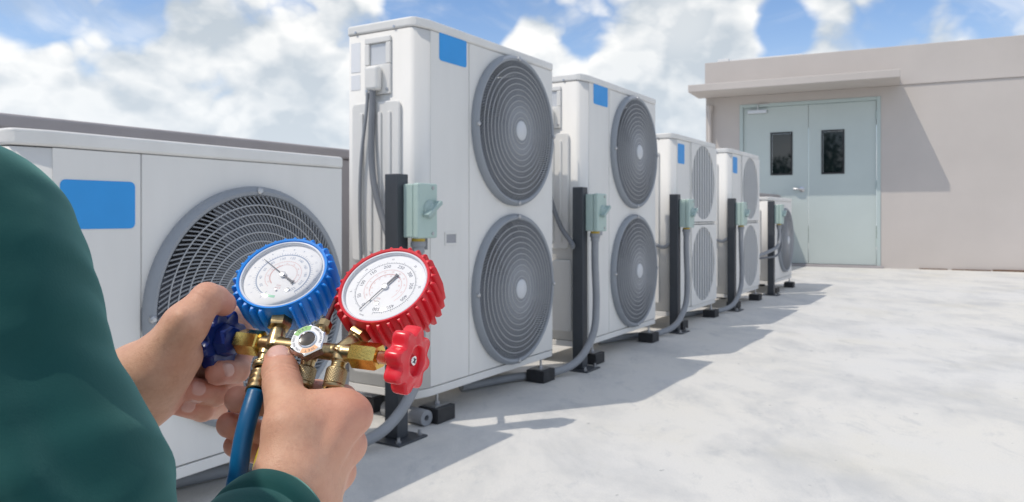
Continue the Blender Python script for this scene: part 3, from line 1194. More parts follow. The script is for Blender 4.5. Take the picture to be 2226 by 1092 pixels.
def gauge(px, py, Y, ratio, ax, dn_px, boot_m, kind):
    o = at(px, py, Y)
    n = face_normal(px, py, ratio, ax)
    dn = (on_plane(px + dn_px[0], py + dn_px[1], o, n) - o).normalized()
    M = frame(o, n, (-dn).cross(n))           # x right, y up on the dial, z out of the face
    g = empty('gauge', o)
    g.parent = mf
    g.matrix_basis = wm(mf).inverted() @ Matrix.Translation(o)
    Rb = 0.0368
    bm = BM()
    prof = [(0.0338, 0.0005), (0.0345, 0.0026), (0.0362, 0.0032), (Rb - 0.0004, 0.0018), (Rb, -0.001), (Rb, -0.015), (Rb - 0.0012, -0.027), (Rb - 0.0035, -0.0295), (0.0, -0.0300)]
    lathe(bm, prof, 96, M)
    nr = 30
    for k in range(nr):
        a = -PI / 2 + 2 * PI * (k + 0.5) / nr
        da = abs((a + PI / 2 + PI) % (2 * PI) - PI)
        if da < 0.30: continue
        c, s = math.cos(a), math.sin(a)
        Rm = M @ Matrix(((c, -s, 0, 0), (s, c, 0, 0), (0, 0, 1, 0), (0, 0, 0, 1)))
        w = 0.0017
        # a rounded rib: rings along z of a half-disc bulging outwards
        zs = [(0.0012, 0.45), (0.0006, 0.8), (-0.0010, 1.0), (-0.020, 1.0), (-0.0275, 0.92), (-0.0295, 0.5)]
        rows = []
        for z, q in zs:
            rr = []
            for j in range(7):
                b = -PI / 2 + PI * j / 6
                x = Rb - 0.0012 - (0.0008 if z < -0.025 else 0) + (0.0012 + 0.0044 * q) * math.cos(b)
                rr.append(bm.verts.new(Rm @ Vector((x, w * (0.75 + 0.25 * q) * math.sin(b), z))))
            rows.append(rr)
        for a_, b_ in zip(rows[:-1], rows[1:]):
            for j in range(6):
                bm.faces.new((a_[j], a_[j + 1], b_[j + 1], b_[j]))
        bm.faces.new(rows[0]); bm.faces.new(rows[-1][::-1])
    obj('boot', bm, boot_m, g, world=True, angle=50)
    bm = BM()
    lathe(bm, [(0.0343, -0.002), (0.0343, 0.0014), (0.0336, 0.0021), (0.0327, 0.0019), (0.0321, 0.0006), (0.0321, -0.002)], 96, M)
    obj('bezel', bm, M_lensring, g, world=True)
    bm = BM()
    lathe(bm, [(0.0323, -0.0010), (0, -0.0010)], 96, M)
    dial = obj('dial', bm, M_dial, g, world=True)
    bm = BM()
    lathe(bm, [(0.0325, 0.0014), (0.029, 0.0022), (0.018, 0.0029), (0, 0.0032)], 64, M)
    obj('lens', bm, M_lens, g, world=True)
    zd = -0.00092

    def arc(bm, r0, r1, a0, a1, z=zd, n=64):
        pv = None
        for i in range(n + 1):
            a = a0 + (a1 - a0) * i / n
            cur = [bm.verts.new(M @ Vector((r * math.cos(a), r * math.sin(a), z))) for r in (r0, r1)]
            if pv: bm.faces.new((pv[0], pv[1], cur[1], cur[0]))
            pv = cur

    def tick(bm, a, r0, r1, w, z=zd):
        c, s = math.cos(a), math.sin(a)
        bm.faces.new([bm.verts.new(M @ Vector((r * c - t * s, r * s + t * c, z))) for r, t in ((r0, -w), (r1, -w), (r1, w), (r0, w))])

    def num(bm, s, a, r, size, z=zd):
        T = M @ Matrix.Translation((r * math.cos(a), r * math.sin(a), z)) @ Matrix.Rotation(a - PI / 2, 4, 'Z')
        text(bm, s, size, T)
    D = math.radians
    if kind == 'red':
        A = lambda v: -PI / 2 - D(14) - D(332) * v / 500.0
        bk, pk = BM(), BM()
        for v in range(0, 501, 5):
            L_ = 0.0020 if v % 50 == 0 else (0.0015 if v % 25 == 0 else 0.0010)
            tick(bk, A(v), 0.0240 - L_ * 0.3, 0.0240 + L_, 0.00011)
        arc(bk, 0.0239, 0.0241, A(0), A(500))
        for v in range(0, 501, 50):
            num(bk, str(v), A(v) if v not in (0, 500) else A(v) + (0.06 if v == 500 else -0.08), 0.0208, 0.0041)
        for i, v in enumerate((71, 142, 213, 284, 355)):
            num(bk, str(5 * (i + 1)), A(v), 0.0279, 0.0025)
        for rr, n_ in ((0.0170, 60), (0.0128, 44)):
            arc(pk, rr - .00012, rr + .00012, A(25), A(430))
            for i in range(n_):
                tick(pk, A(25) + (A(430) - A(25)) * i / (n_ - 1), rr, rr + 0.0008, 0.00009)
        arc(pk, 0.0123, 0.0128, A(60), A(300))
        for i, v in enumerate(range(40, 420, 38)):
            num(pk, str(10 * i - 20), A(v), 0.0152, 0.0019)
            num(pk, str(10 * i), A(v), 0.0109, 0.0018)
        num(bk, 'psi', A(-6), 0.0262, 0.0018)
        num(bk, 'kg/cm2', A(-16), 0.0285, 0.0015)
        num(pk, 'R22', A(-2) + .35, 0.0110, 0.0021)
        num(pk, 'R134a', A(-2) + .32, 0.0138, 0.0018)
        obj('dial_print', bk, M_ink, g, world=True, smooth=False)
        obj('dial_print_red', pk, M_pink, g, world=True, smooth=False)
        na = A(-3)
    else:
        A = lambda v: -PI / 2 - D(38) - D(290) * v / 220.0
        bk, pk, gn = BM(), BM(), BM()
        arc(bk, 0.0211, 0.0221, A(0), A(220))
        for v in range(0, 221, 4):
            tick(bk, A(v), 0.0222, 0.0236 if v % 20 else 0.0250, 0.00014)
        tick(bk, A(-2), 0.0185, 0.0262, 0.00018)
        for v in range(20, 221, 20):
            num(bk, str(v), A(v), 0.0182, 0.0034)
        for i in range(1, 15):
            num(bk, str(i), A(i * 14.5), 0.0272, 0.0026)
        for rr in (0.0145, 0.0110):
            arc(pk, rr - .00012, rr + .00012, A(8), A(206))
            for i in range(36):
                tick(pk, A(8) + (A(206) - A(8)) * i / 35, rr, rr + 0.0008, 0.0001)
        arc(pk, 0.0104, 0.0110, A(10), A(100))
        for i, v in enumerate(range(20, 205, 23)):
            num(pk, str(i * 10 - 30), A(v), 0.0125, 0.0017)
        num(pk, 'R22', -PI / 2 - .2, -0.0105 + 0.021, 0.0022)
        num(pk, 'R502', -PI / 2 - .2, 0.0130, 0.0022)
        arc(gn, 0.0205, 0.0228, A(-22), A(-3), n=10)
        text(bk, 'D', 0.0042, M @ Matrix.Translation((0.0058, -0.0158, zd)))
        obj('dial_print', bk, M_inkb, g, world=True, smooth=False)
        obj('dial_print_red', pk, M_pink, g, world=True, smooth=False)
        obj('dial_print_green', gn, M_green, g, world=True, smooth=False)
        na = A(74)
    # needle with a counterweight, hub, set screw
    bm = BM()
    Mn = M @ Matrix.Rotation(na - PI / 2, 4, 'Z')
    prism(bm, [(-0.00038, 0.0), (0.00038, 0), (0.00018, 0.0262), (-0.00018, 0.0262)], 0.0002, 0.0006, Mn)
    prism(bm, [(-0.0008, -0.0115), (-0.0019, -0.0135), (0.0019, -0.0135), (0.0008, -0.0115), (0.0007, 0.0), (-0.0007, 0.0)], 0.00015, 0.00065, Mn)
    obj('needle', bm, M_needle, g, world=True, smooth=False)
    bm = BM()
    lathe(bm, [(0.0026, -0.0009), (0.0026, 0.0010), (0.0022, 0.0016), (0, 0.0018)], 24, M)
    lathe(bm, [(0.0018, -0.00095), (0.0018, -0.0003), (0, -0.0001)], 16, M @ Matrix.Translation((0.003 if kind == 'red' else 0.0058, -0.0158 if kind != 'red' else -0.0150, 0)))
    lathe(bm, [(0.0009, -0.00095), (0.0009, 0.0002), (0, 0.0002)], 10, M @ Matrix.Translation((-0.0035, -0.0150, 0)))
    obj('needle_hub', bm, M_chrome, g, world=True)
    return o, n, dn, g


AX = (-0.46, 0.89)
ro, rn, rd, rg = gauge(837, 623, 0.578, 0.70, AX, (-36, 45), M_rboot, 'red')
bo, bn, bd, bg_ = gauge(615, 597, 0.606, 0.70, (-0.40, 0.92), (-10, 48), M_bboot, 'blue')
rg['label'] = 'red pressure gauge'
bg_['label'] = 'blue pressure gauge'

# bar and ports
Bl, Br = at(548, 745, Yb(548)), at(800, 774, Yb(800))
BD = (Br - Bl).normalized()
bm = BM()
tube(bm, [Bl, Br], 0.0064, 24)
T1, T2, T0 = at(598, 747, Yb(598)), at(742, 765, Yb(742)), at(676, 762, Yb(676))
S1 = bo + bd * 0.0375 - bn * 0.013
S2 = ro + rd * 0.0375 - rn * 0.013
for T, S in ((T1, S1), (T2, S2)):
    dd = (S - T).normalized()
    ln = (S - T).length
    Mx = frame(T, dd)
    lathe(bm, [(0, -0.004), (0.0066, -0.004), (0.0064, 0.006), (0.0060, ln * 0.5), (0.0056, ln * 0.62), (0, ln * 0.62)], 24, Mx)
    lathe(bm, [(0, ln * 0.58)] + [(0.0050 + (0.0005 if i % 2 else 0), ln * 0.58 + 0.0009 * i) for i in range(int(ln * 0.42 / 0.0009) + 1)] + [(0, ln + 0.001)], 20, Mx)
P_l = at(570, 800, 0.567)
P_c = at(657, 838, 0.551)
P_r = at(724, 843, 0.540)
L0 = at(582, 757, Yb(582))
for T, P in ((L0, P_l), (T0, P_c), (T2, P_r)):
    dd = (P - T).normalized()
    Mx = frame(T, dd)
    lathe(bm, [(0, -0.003), (0.0064, -0.003), (0.0062, 0.0075), (0.0052, 0.0080)] + [(0.0050 + (0.0005 if i % 2 else 0), 0.0082 + 0.0008 * i) for i in range(9)] + [(0, 0.0156)], 20, Mx)
body = obj('manifold_body', bm, M_brass, mf, world=True)
md = body.modifiers.new('remesh', 'REMESH')
md.mode = 'VOXEL'
md.voxel_size = 0.00055
md.use_smooth_shade = True
sm = body.modifiers.new('smooth', 'SMOOTH')
sm.factor = 0.5
sm.iterations = 4
for S, d_, nm in ((S1, bd, 0), (S2, rd, 0)):
    bm = BM()
    T = T1 if S is S1 else T2
    dd = (S - T).normalized()
    ln = (S - T).length
    lathe(bm, [(0.0055, ln - 0.006), (0.0086, ln - 0.0055), (0.0092, ln - 0.004), (0.0092, ln + 0.003), (0.0075, ln + 0.004)], 6, frame(T, dd))
    obj('hex_nut', bm, M_brass, mf, world=True, angle=25)
# bar end nuts, stems and knobs
for sgn, (pa, pb) in ((-1, (570, 521)), (1, (770, 826))):
    A_, B_ = at(pa, 745 + (pa - 548) * 0.115, Yb(pa)), at(pb, 745 + (pb - 548) * 0.115, Yb(pb))
    L_ = (B_ - A_).length
    bm = BM()
    lathe(bm, [(0.0062, -0.001), (0.0092, 0.0), (0.0100, 0.0012), (0.0100, L_ - 0.002), (0.0090, L_), (0.0052, L_ + 0.0002), (0.0052, L_ - 0.004)], 6, frame(A_, B_ - A_, (0, 0.5, 1)))
    obj('bonnet_nut', bm, M_brassy, mf, world=True, angle=25)
    pc = 497 if sgn < 0 else 852
    C_ = at(pc, 745 + (pc - 548) * 0.115, Yb(pc))
    bm = BM()
    dS = (C_ - B_).normalized()
    lathe(bm, [(0.0001, -0.003)] + [(0.0040 + (0.0007 if i % 2 else 0), -0.003 + 0.0007 * i) for i in range(int((C_ - B_).length / 0.0007) + 8)], 16, frame(B_, dS))
    obj('valve_stem', bm, M_copper, mf, world=True)

PH = 0.3


def knob(C, axis, m, R0=0.0184, A0=0.0052, nl=8):
    M = frame(C, axis, (0, 0, 1))

    def rm(r, z, t):
        w = max(0.0, math.cos(nl * (t + PH)))
        lob = math.copysign(abs(math.cos(nl * (t + PH))) ** 0.9, math.cos(nl * (t + PH)))
        f = max(0.0, min(1.0, (r - 0.011) / 0.006))
        return r + A0 * (0.5 + 0.5 * lob) * f - A0 * 0.35 * f
    bm = BM()
    h = 0.0070
    prof = [(0.0, -h), (0.0085, -h), (0.0095, -h + 0.001), (0.013, -h + 0.0020), (0.0170, -h + 0.0010), (0.0190, -h + 0.0005), (0.0203, -h + 0.0018), (0.0207, -h + 0.004), (0.0207, h - 0.004),
            (0.0203, h - 0.0018), (0.0190, h - 0.0006), (0.0170, h - 0.0012), (0.0125, h + 0.0006), (0.0112, h + 0.0008), (0.0104, h), (0.0100, h - 0.0035), (0.0055, h - 0.0042), (0.0, h - 0.0042)]
    lathe(bm, prof, 128, M, rm)
    k = obj('knob', bm, m, mf, world=True, angle=60)
    bm = BM()
    lathe(bm, [(0.0040, h - 0.0045), (0.0040, h - 0.0028), (0.0033, h - 0.0016), (0, h - 0.0013)], 24, M)
    obj('knob_screw', bm, M_chrome, k, world=True)
    bm = BM()
    for a in (0.4, 0.4 + PI / 2):
        box(bm, -0.0022, 0.0022, -0.0004, 0.0004, h - 0.0016, h - 0.00115, M @ Matrix.Rotation(a, 4, 'Z'))
    obj('screw_slot', bm, M_needle, k, world=True, smooth=False)
    return k


Kr = at(886, 782, Yb(886))
Kb = at(478, 738, Yb(478))
knob(Kr, (0.92, -0.36, -0.08), M_rknob, R0=0.0165)['label'] = 'red star knob'
kb = knob(Kb, -BD, M_bknob)
kb['label'] = 'navy star knob'
bm = BM()
lathe(bm, [(0.0, 0.005), (0.0135, 0.006), (0.0105, 0.014), (0.0062, 0.0165), (0.0, 0.0165)], 8, frame(Kb, BD))
obj('knob_boss', bm, M_bknob, kb, world=True, angle=25)

# sight glass: hexagon with printed ring
so_ = at(668, 738, 0.5485)
sn = face_normal(668, 738, 0.80, (-0.42, 0.9))
MS = frame(so_, sn, (1, 0.1, 0.1))
bm = BM()
lathe(bm, [(0.0, -0.0095), (0.0125, -0.0095), (0.0136, -0.0085), (0.0136, -0.0012), (0.0124, 0.0), (0.0, 0.0)], 6, MS @ Matrix.Rotation(0.35, 4, 'Z'))
bm.normal_update()
sg = obj('sight_glass', bm, M_chrome, mf, world=True, angle=20)
bm = BM()
lathe(bm, [(0.0117, 0.00012), (0.0066, 0.00012)], 48, MS)
obj('printed_ring', bm, M_swhite, sg, world=True, smooth=False)
bm = BM()
lathe(bm, [(0.0069, 0.0001), (0.0069, 0.0008), (0.0060, 0.0010), (0.0056, 0.0001)], 40, MS)
obj('window_rim', bm, M_chrome, sg, world=True)
bm = BM()
lathe(bm, [(0.0057, 0.0001), (0.003, 0.0003), (0, 0.00035)], 40, MS)
obj('window', bm, M_sglass, sg, world=True)


def ring_arc(r0, r1, a0, a1, z):
    bm = BM()
    pv = None
    for i in range(25):
        a = a0 + (a1 - a0) * i / 24
        cur = [bm.verts.new(MS @ Vector((r * math.cos(a), r * math.sin(a), z))) for r in (r0, r1)]
        if pv: bm.faces.new((pv[0], pv[1], cur[1], cur[0]))
        pv = cur
    return bm


obj('green_arc', ring_arc(0.0077, 0.0115, R(75), R(150), 0.0002), M_sgreen, sg, world=True, smooth=False)
obj('orange_arc', ring_arc(0.0077, 0.0115, R(-115), R(-45), 0.0002), M_sorange, sg, world=True, smooth=False)
bm = BM()


def ring_text(s, mid, r, size, step, flip=False):
    for i, ch in enumerate(s):
        a = mid + (len(s) - 1) * step / 2 - i * step
        T = MS @ Matrix.Translation((r * math.cos(a), r * math.sin(a), 0.0003)) @ Matrix.Rotation(a - PI / 2, 4, 'Z')
        if ch != ' ': text(bm, ch, size, T)


ring_text('DRY', R(112), 0.0096, 0.0028, 0.26)
ring_text('WET', R(-80), 0.0096, 0.0028, 0.26)
ring_text('WARM MOISTURE', R(15), 0.0099, 0.0020, 0.115)
ring_text('134a R22 R502', R(198), 0.0099, 0.0020, 0.115)
obj('ring_print', bm, M_sink, sg, world=True, smooth=False)
# hook rod with its nut
bm = BM()
tube(bm, [at(706, 706, 0.566), at(742, 628, 0.600)], 0.0021, 12)
obj('hook_rod', bm, M_rod, mf, world=True)
bm = BM()
dd = at(742, 628, 0.600) - at(706, 706, 0.566)
lathe(bm, [(0.0, -0.009), (0.0040, -0.009), (0.0040, -0.004), (0.0062, -0.003), (0.0062, 0.003), (0.0045, 0.0042), (0.0, 0.0042)], 10, frame(at(703, 711, 0.564), dd))
obj('hook_nut', bm, M_brass, mf, world=True, angle=30)

# hoses
HG = 'charging hoses screwed to the manifold'


def hose(T, P, path, col_m, label, stub):
    dd = (P - T).normalized()
    h = empty('charging_hose', P)
    tag(h, label, 'hose', HG)
    Mx = frame(T, dd)
    ln = (P - T).length
    a0, a1 = stub, ln + 0.001

    def kn(r, z, t):
        if r < 0.0066 or z < a0 + 0.0015 or z > a1 - 0.0035: return r
        return r + 0.00038 * abs(math.sin(11 * t + z * 1500)) * abs(math.sin(11 * t - z * 1500)) * 1.6
    bm = BM()
    nz = 40
    prof = [(0.0050, a0), (0.0068, a0 + 0.0004), (0.0072, a0 + 0.001)]
    prof += [(0.0072, a0 + 0.001 + (a1 - 0.0035 - a0 - 0.001) * i / nz) for i in range(1, nz + 1)]
    prof += [(0.0068, a1 - 0.0032), (0.0076, a1 - 0.0028), (0.0076, a1 - 0.0008), (0.0070, a1), (0.0052, a1), (0.0050, a1 - 0.004)]
    lathe(bm, prof, 88, Mx, kn)
    obj('knurled_nut', bm, M_brassd, h, world=True, angle=60)
    bm = BM()
    S = spline(path, 10)
    # barb and crimped collar follow the start of the hose
    tube(bm, [P - dd * 0.006, P + dd * 0.004, Vector(path[0])], 0.0043, 14)
    c0, c1 = Vector(path[0]), Vector(path[1])
    dc = (c1 - c0).normalized()
    lc = (c1 - c0).length

    def crimp(r, z, t):
        if 0.0055 < r and 0.002 < z < lc - 0.003:
            return r - 0.0006 * (0.5 + 0.5 * math.cos(6 * t)) * (0.5 - 0.5 * math.cos(z / 0.0052 * 2 * PI))
        return r
    prof = [(0.0040, -0.001), (0.0060, 0.0)] + [(0.0077, 0.001 + (lc - 0.001) * i / 24) for i in range(25)] + [(0.0066, lc + 0.0003)]
    lathe(bm, prof, 48, frame(c0, dc), crimp)
    obj('crimp_collar', bm, M_brass, h, world=True, angle=60)
    bm = BM()
    tube(bm, spline(path[1:], 10), 0.0066, 20)
    obj('hose_tube', bm, col_m, h, world=True, angle=180)
    return h


def drop(p, x2, y2):
    p = Vector(p)
    return [p, p + Vector((x2 * .3, y2 * .3, -0.12)), Vector((p.x + x2 * .7, p.y + y2 * .7, 0.35)), Vector((p.x + x2, p.y + y2, 0.10)), Vector((p.x + x2 + .05, p.y + y2 + .05, 0.012)), Vector((p.x + x2 + .4, p.y + y2 + .2, 0.012))]


hose(L0, P_l, [at(568, 812, .563), at(557, 852, .549), at(541, 905, .538), at(528, 960, .530), at(519, 1020, .524)] + drop(at(508, 1120, .522), -0.02, 0.05),
     M_hoseb, 'blue charging hose hanging in front of the right hand fingers', 0.0125)
hose(T0, P_c, [at(650, 855, .556), at(632, 892, .563), at(603, 935, .563), at(579, 985, .556), at(566, 1040, .553)] + drop(at(560, 1140, .555), -0.02, 0.10),
     M_hosey, 'yellow charging hose mostly hidden inside the right fist', 0.0125)
hose(T2, P_r, [at(716, 856, .541), at(702, 900, .5485), at(690, 950, .556), at(670, 1000, .562), at(650, 1050, .566)] + drop(at(630, 1140, .575), 0.0, 0.10),
     M_hoser, 'red charging hose going down behind the right hand', 0.0125)

# ------------------------------------------------------------------ the person: surfaces from distance fields


def sdf_mesh(f, lo, hi, h):
    lo = np.array(lo, np.float32)
    n = np.ceil((np.array(hi) - lo) / h).astype(int) + 1
    ax = [(lo[i] + h * np.arange(n[i])).astype(np.float32) for i in range(3)]
    V = f(ax[0][:, None, None], ax[1][None, :, None], ax[2][None, None, :]).astype(np.float32)
    S = V < 0
    c = np.zeros((n[0] - 1, n[1] - 1, n[2] - 1), np.uint8)
    for i in (0, 1):
        for j in (0, 1):
            for k in (0, 1):
                c += S[i:n[0] - 1 + i, j:n[1] - 1 + j, k:n[2] - 1 + k]
    act = np.argwhere((c > 0) & (c < 8))
    idx = np.full(c.shape, -1, np.int64)
    idx[act[:, 0], act[:, 1], act[:, 2]] = np.arange(len(act))
    corner = {}
    for i in (0, 1):
        for j in (0, 1):
            for k in (0, 1):
                corner[(i, j, k)] = V[act[:, 0] + i, act[:, 1] + j, act[:, 2] + k]
    acc = np.zeros((len(act), 3))
    cnt = np.zeros(len(act))
    for a in range(3):
        for u in (0, 1):
            for w in (0, 1):
                p = [u, w]
                p.insert(a, 0)
                q = list(p)
                q[a] = 1
                va, vb = corner[tuple(p)], corner[tuple(q)]
                m = (va < 0) != (vb < 0)
                t = np.where(m, va / np.where(m, va - vb, 1), 0)
                pos = np.tile(np.array(p, float), (len(act), 1))
                pos[:, a] = t
                acc[m] += pos[m]
                cnt[m] += 1
    P = (act + acc / cnt[:, None]) * h + lo
    quads = []
    for a in range(3):
        b, d = (a + 1) % 3, (a + 2) % 3
        sl0 = [slice(None)] * 3
        sl1 = [slice(None)] * 3
        sl0[a], sl1[a] = slice(0, -1), slice(1, None)
        e = S[tuple(sl0)] != S[tuple(sl1)]
        E = np.argwhere(e)
        E = E[(E[:, b] > 0) & (E[:, d] > 0) & (E[:, b] < n[b] - 1) & (E[:, d] < n[d] - 1)]
        s0 = S[E[:, 0], E[:, 1], E[:, 2]]
        o = []
        for (u, w) in ((-1, -1), (0, -1), (0, 0), (-1, 0)):
            q = E.copy()
            q[:, b] += u
            q[:, d] += w
            o.append(idx[q[:, 0], q[:, 1], q[:, 2]])
        Q = np.stack(o, 1)
        Q[~s0] = Q[~s0][:, ::-1]
        quads.append(Q)
    return P.astype(np.float32), np.concatenate(quads)


def rc(X, Y, Z, a, b, ra, rb):
    ba = np.array(b, float) - np.array(a, float)
    l2 = max(float(ba @ ba), 1e-12)
    px, py, pz = X - np.float32(a[0]), Y - np.float32(a[1]), Z - np.float32(a[2])
    t = np.clip((px * np.float32(ba[0]) + py * np.float32(ba[1]) + pz * np.float32(ba[2])) / np.float32(l2), 0, 1)
    dx, dy, dz = px - t * np.float32(ba[0]), py - t * np.float32(ba[1]), pz - t * np.float32(ba[2])
    return np.sqrt(dx * dx + dy * dy + dz * dz) - (np.float32(ra) + t * np.float32(rb - ra))


def smin(a, b, k):
    h = np.clip(0.5 + 0.5 * (b - a) / np.float32(k), 0, 1)
    return b + (a - b) * h - np.float32(k) * h * (1 - h)


def P3(px, py, Y):
    return tuple(at(px, py, Y))


def hand_field(palm, fingers, nails, creases=()):
    """palm: list of (a,b,ra,rb,k); fingers: list of chains [(p,r),...] with blend size"""
    def f(X, Y, Z):
        D = None
        for (a, b, ra, rb, k) in palm:
            d = rc(X, Y, Z, a, b, ra, rb)
            D = d if D is None else smin(D, d, k)
        out = D
        for (ch, k) in fingers:
            # first phalanx melts into the palm, the rest only meets the joint before it
            d = rc(X, Y, Z, ch[0][0], ch[1][0], ch[0][1], ch[1][1])
            e = None
            for (p, q) in zip(ch[1:-1], ch[2:]):
                g = rc(X, Y, Z, p[0], q[0], p[1], q[1])
                e = g if e is None else smin(e, g, 0.002)
            d1 = smin(D, d, k)
            if e is not None: d1 = np.minimum(d1, smin(d, e, 0.0025))
            out = smin(out, d1, 0.0012)
        for nl in nails:
            out = out + nail_disp(X, Y, Z, nl)
        for cr in creases:
            out = out + crease(X, Y, Z, cr)
        return out
    return f


def nail_frame(joint, tip, dorsal, back, half_l, half_w):
    j, t, d = Vector(joint), Vector(tip), Vector(dorsal)
    a = (t - j).normalized()
    d = (d - a * d.dot(a)).normalized()
    s = a.cross(d)
    return dict(c=np.array(t - a * back), a=np.array(a), d=np.array(d), s=np.array(s), hl=half_l, hw=half_w)


def nail_rho(X, Y, Z, n):
    x, y, z = X - n['c'][0], Y - n['c'][1], Z - n['c'][2]
    u = (x * n['a'][0] + y * n['a'][1] + z * n['a'][2]) / n['hl']
    v = (x * n['s'][0] + y * n['s'][1] + z * n['s'][2]) / n['hw']
    w = x * n['d'][0] + y * n['d'][1] + z * n['d'][2]
    return (np.abs(u) ** 3 + np.abs(v) ** 3) ** (1 / 3.0), w


def nail_disp(X, Y, Z, n):
    r, w = nail_rho(X, Y, Z, n)
    m = np.clip(w / 0.003, 0, 1) * (w < 0.016)
    return ((0.00060 * np.exp(-((r - 1.03) / 0.13) ** 2) - 0.00025 * (r < 0.95)) * m).astype(np.float32)


def crease(X, Y, Z, c):
    p, a, d, w, dep, ext = c
    x, y, z = X - p[0], Y - p[1], Z - p[2]
    s = x * a[0] + y * a[1] + z * a[2]
    dd = x * d[0] + y * d[1] + z * d[2]
    rr = np.sqrt(x * x + y * y + z * z)
    wob = 0.0007 * np.sin(rr * 700 + a[0] * 9)
    return (dep * np.exp(-((s + wob) / w) ** 2) * np.clip(dd / 0.004, 0, 1) * np.clip((ext - rr) / 0.004, 0, 1)).astype(np.float32)


mm = 0.001
# --- right hand
RW1, RW2 = P3(628, 1072, .494), P3(664, 1114, .510)
R_mcp = [P3(753, 905, .526), P3(748, 968, .545), P3(728, 1024, .562), P3(690, 1070, .574)]
Rt = [P3(628, 1030, .490), P3(631, 935, .503), P3(614, 836, .536), P3(606, 782, .556)]
palmR = [
    (P3(520, 1240, .43), RW1, 22 * mm, 19 * mm, .01), (P3(540, 1280, .445), RW2, 23 * mm, 18 * mm, .02),
    (RW1, R_mcp[0], 19 * mm, 13.6 * mm, .016), (P3(660, 1085, .505), R_mcp[1], 18 * mm, 12.8 * mm, .012),
    (RW2, R_mcp[2], 18 * mm, 12.2 * mm, .012), (RW2, R_mcp[3], 17 * mm, 11.6 * mm, .010),
    (RW1, Rt[0], 18 * mm, 17.5 * mm, .012), (Rt[0], Rt[1], 17.5 * mm, 15.2 * mm, .012),
    (Rt[1], P3(700, 905, .522), 12 * mm, 12 * mm, .016), (P3(648, 880, .520), P3(735, 893, .528), 8.5 * mm, 10.5 * mm, .013),
    (P3(640, 985, .508), P3(710, 960, .535), 13 * mm, 13 * mm, .014),
    # tendons and knuckle heads under the skin of the back of the hand
    (P3(672, 1040, .492), P3(752, 903, .5165), 4.4 * mm, 6.2 * mm, .006), (P3(690, 1060, .499), P3(757, 967, .5345), 4.2 * mm, 5.9 * mm, .005),
    (P3(702, 1085, .507), P3(740, 1024, .5525), 3.8 * mm, 5.4 * mm, .005),
    (P3(748, 893, .524), P3(772, 903, .529), 9.5 * mm, 9.5 * mm, .012), (P3(752, 964, .543), P3(762, 968, .546), 9 * mm, 9 * mm, .010), (P3(733, 1024, .560), P3(741, 1028, .562), 8.5 * mm, 8.5 * mm, .010),
]
fingR = [
    ([(Rt[1], 15.6 * mm), (Rt[2], 13.4 * mm), (P3(609, 806, .547), 12.8 * mm), (Rt[3], 10.6 * mm)], .008),
    ([(R_mcp[0], 13 * mm), (P3(745, 868, .568), 10.5 * mm), (P3(690, 853, .588), 9.6 * mm), (P3(610, 855, .594), 8.6 * mm)], .007),
    ([(R_mcp[1], 12.6 * mm), (P3(728, 950, .585), 10.5 * mm), (P3(630, 885, .592), 9.8 * mm), (P3(517, 868, .566), 9.9 * mm)], .006),
    ([(R_mcp[2], 12 * mm), (P3(700, 1010, .600), 10 * mm), (P3(600, 950, .600), 9.4 * mm), (P3(499, 924, .570), 9.6 * mm)], .006),
    ([(R_mcp[3], 11.4 * mm), (P3(680, 1055, .606), 9.4 * mm), (P3(610, 1000, .602), 8.6 * mm), (P3(511, 969, .576), 8.6 * mm)], .006),
]
vR = np.array(at(606, 790, 1) - Vector((0, 0, H)))
vR = -vR / np.linalg.norm(vR)
dorR = vR + np.array((0.05, 0, 0.25))
nailR = [nail_frame(Rt[2], Rt[3], dorR, 0.0012, 0.0082, 0.0084)]
aT = np.array(Rt[3]) - np.array(Rt[2])
aT /= np.linalg.norm(aT)
creR = []
for off_, dep in ((0.0012, .0007), (-0.0030, .0010), (-0.0072, .0005)):
    creR.append((np.array(Rt[2]) + aT * (off_ + 0.006), aT, dorR / np.linalg.norm(dorR), 0.0007, dep, 0.0165))
fR = hand_field(palmR, fingR, nailR, creR)
# --- left hand
LW1, LW2 = P3(295, 822, .560), P3(303, 876, .574)
L_mcp = [P3(436, 690, .605), P3(425, 745, .618), P3(405, 800, .622), P3(385, 848, .614)]
Lt = [P3(335, 800, .552), P3(402, 708, .553), P3(450, 650, .566), P3(486, 661, .580)]
palmL = [
    (P3(60, 990, .60), LW1, 30 * mm, 19.5 * mm, .01), (P3(80, 1020, .62), LW2, 30 * mm, 18.5 * mm, .02),
    (LW1, L_mcp[0], 18 * mm, 12.5 * mm, .014), (LW1, L_mcp[1], 18 * mm, 12.5 * mm, .012), (LW2, L_mcp[2], 18 * mm, 12.5 * mm, .012), (LW2, L_mcp[3], 17 * mm, 12 * mm, .010),
    (LW1, Lt[0], 19 * mm, 18 * mm, .012), (Lt[0], Lt[1], 18 * mm, 15 * mm, .012), (P3(350, 830, .566), P3(395, 775, .570), 17 * mm, 14 * mm, .014),
    (P3(330, 865, .572), P3(372, 850, .585), 14 * mm, 12 * mm, .012),
    (P3(310, 800, .543), P3(396, 690, .5415), 3.5 * mm, 4.5 * mm, .009),
]
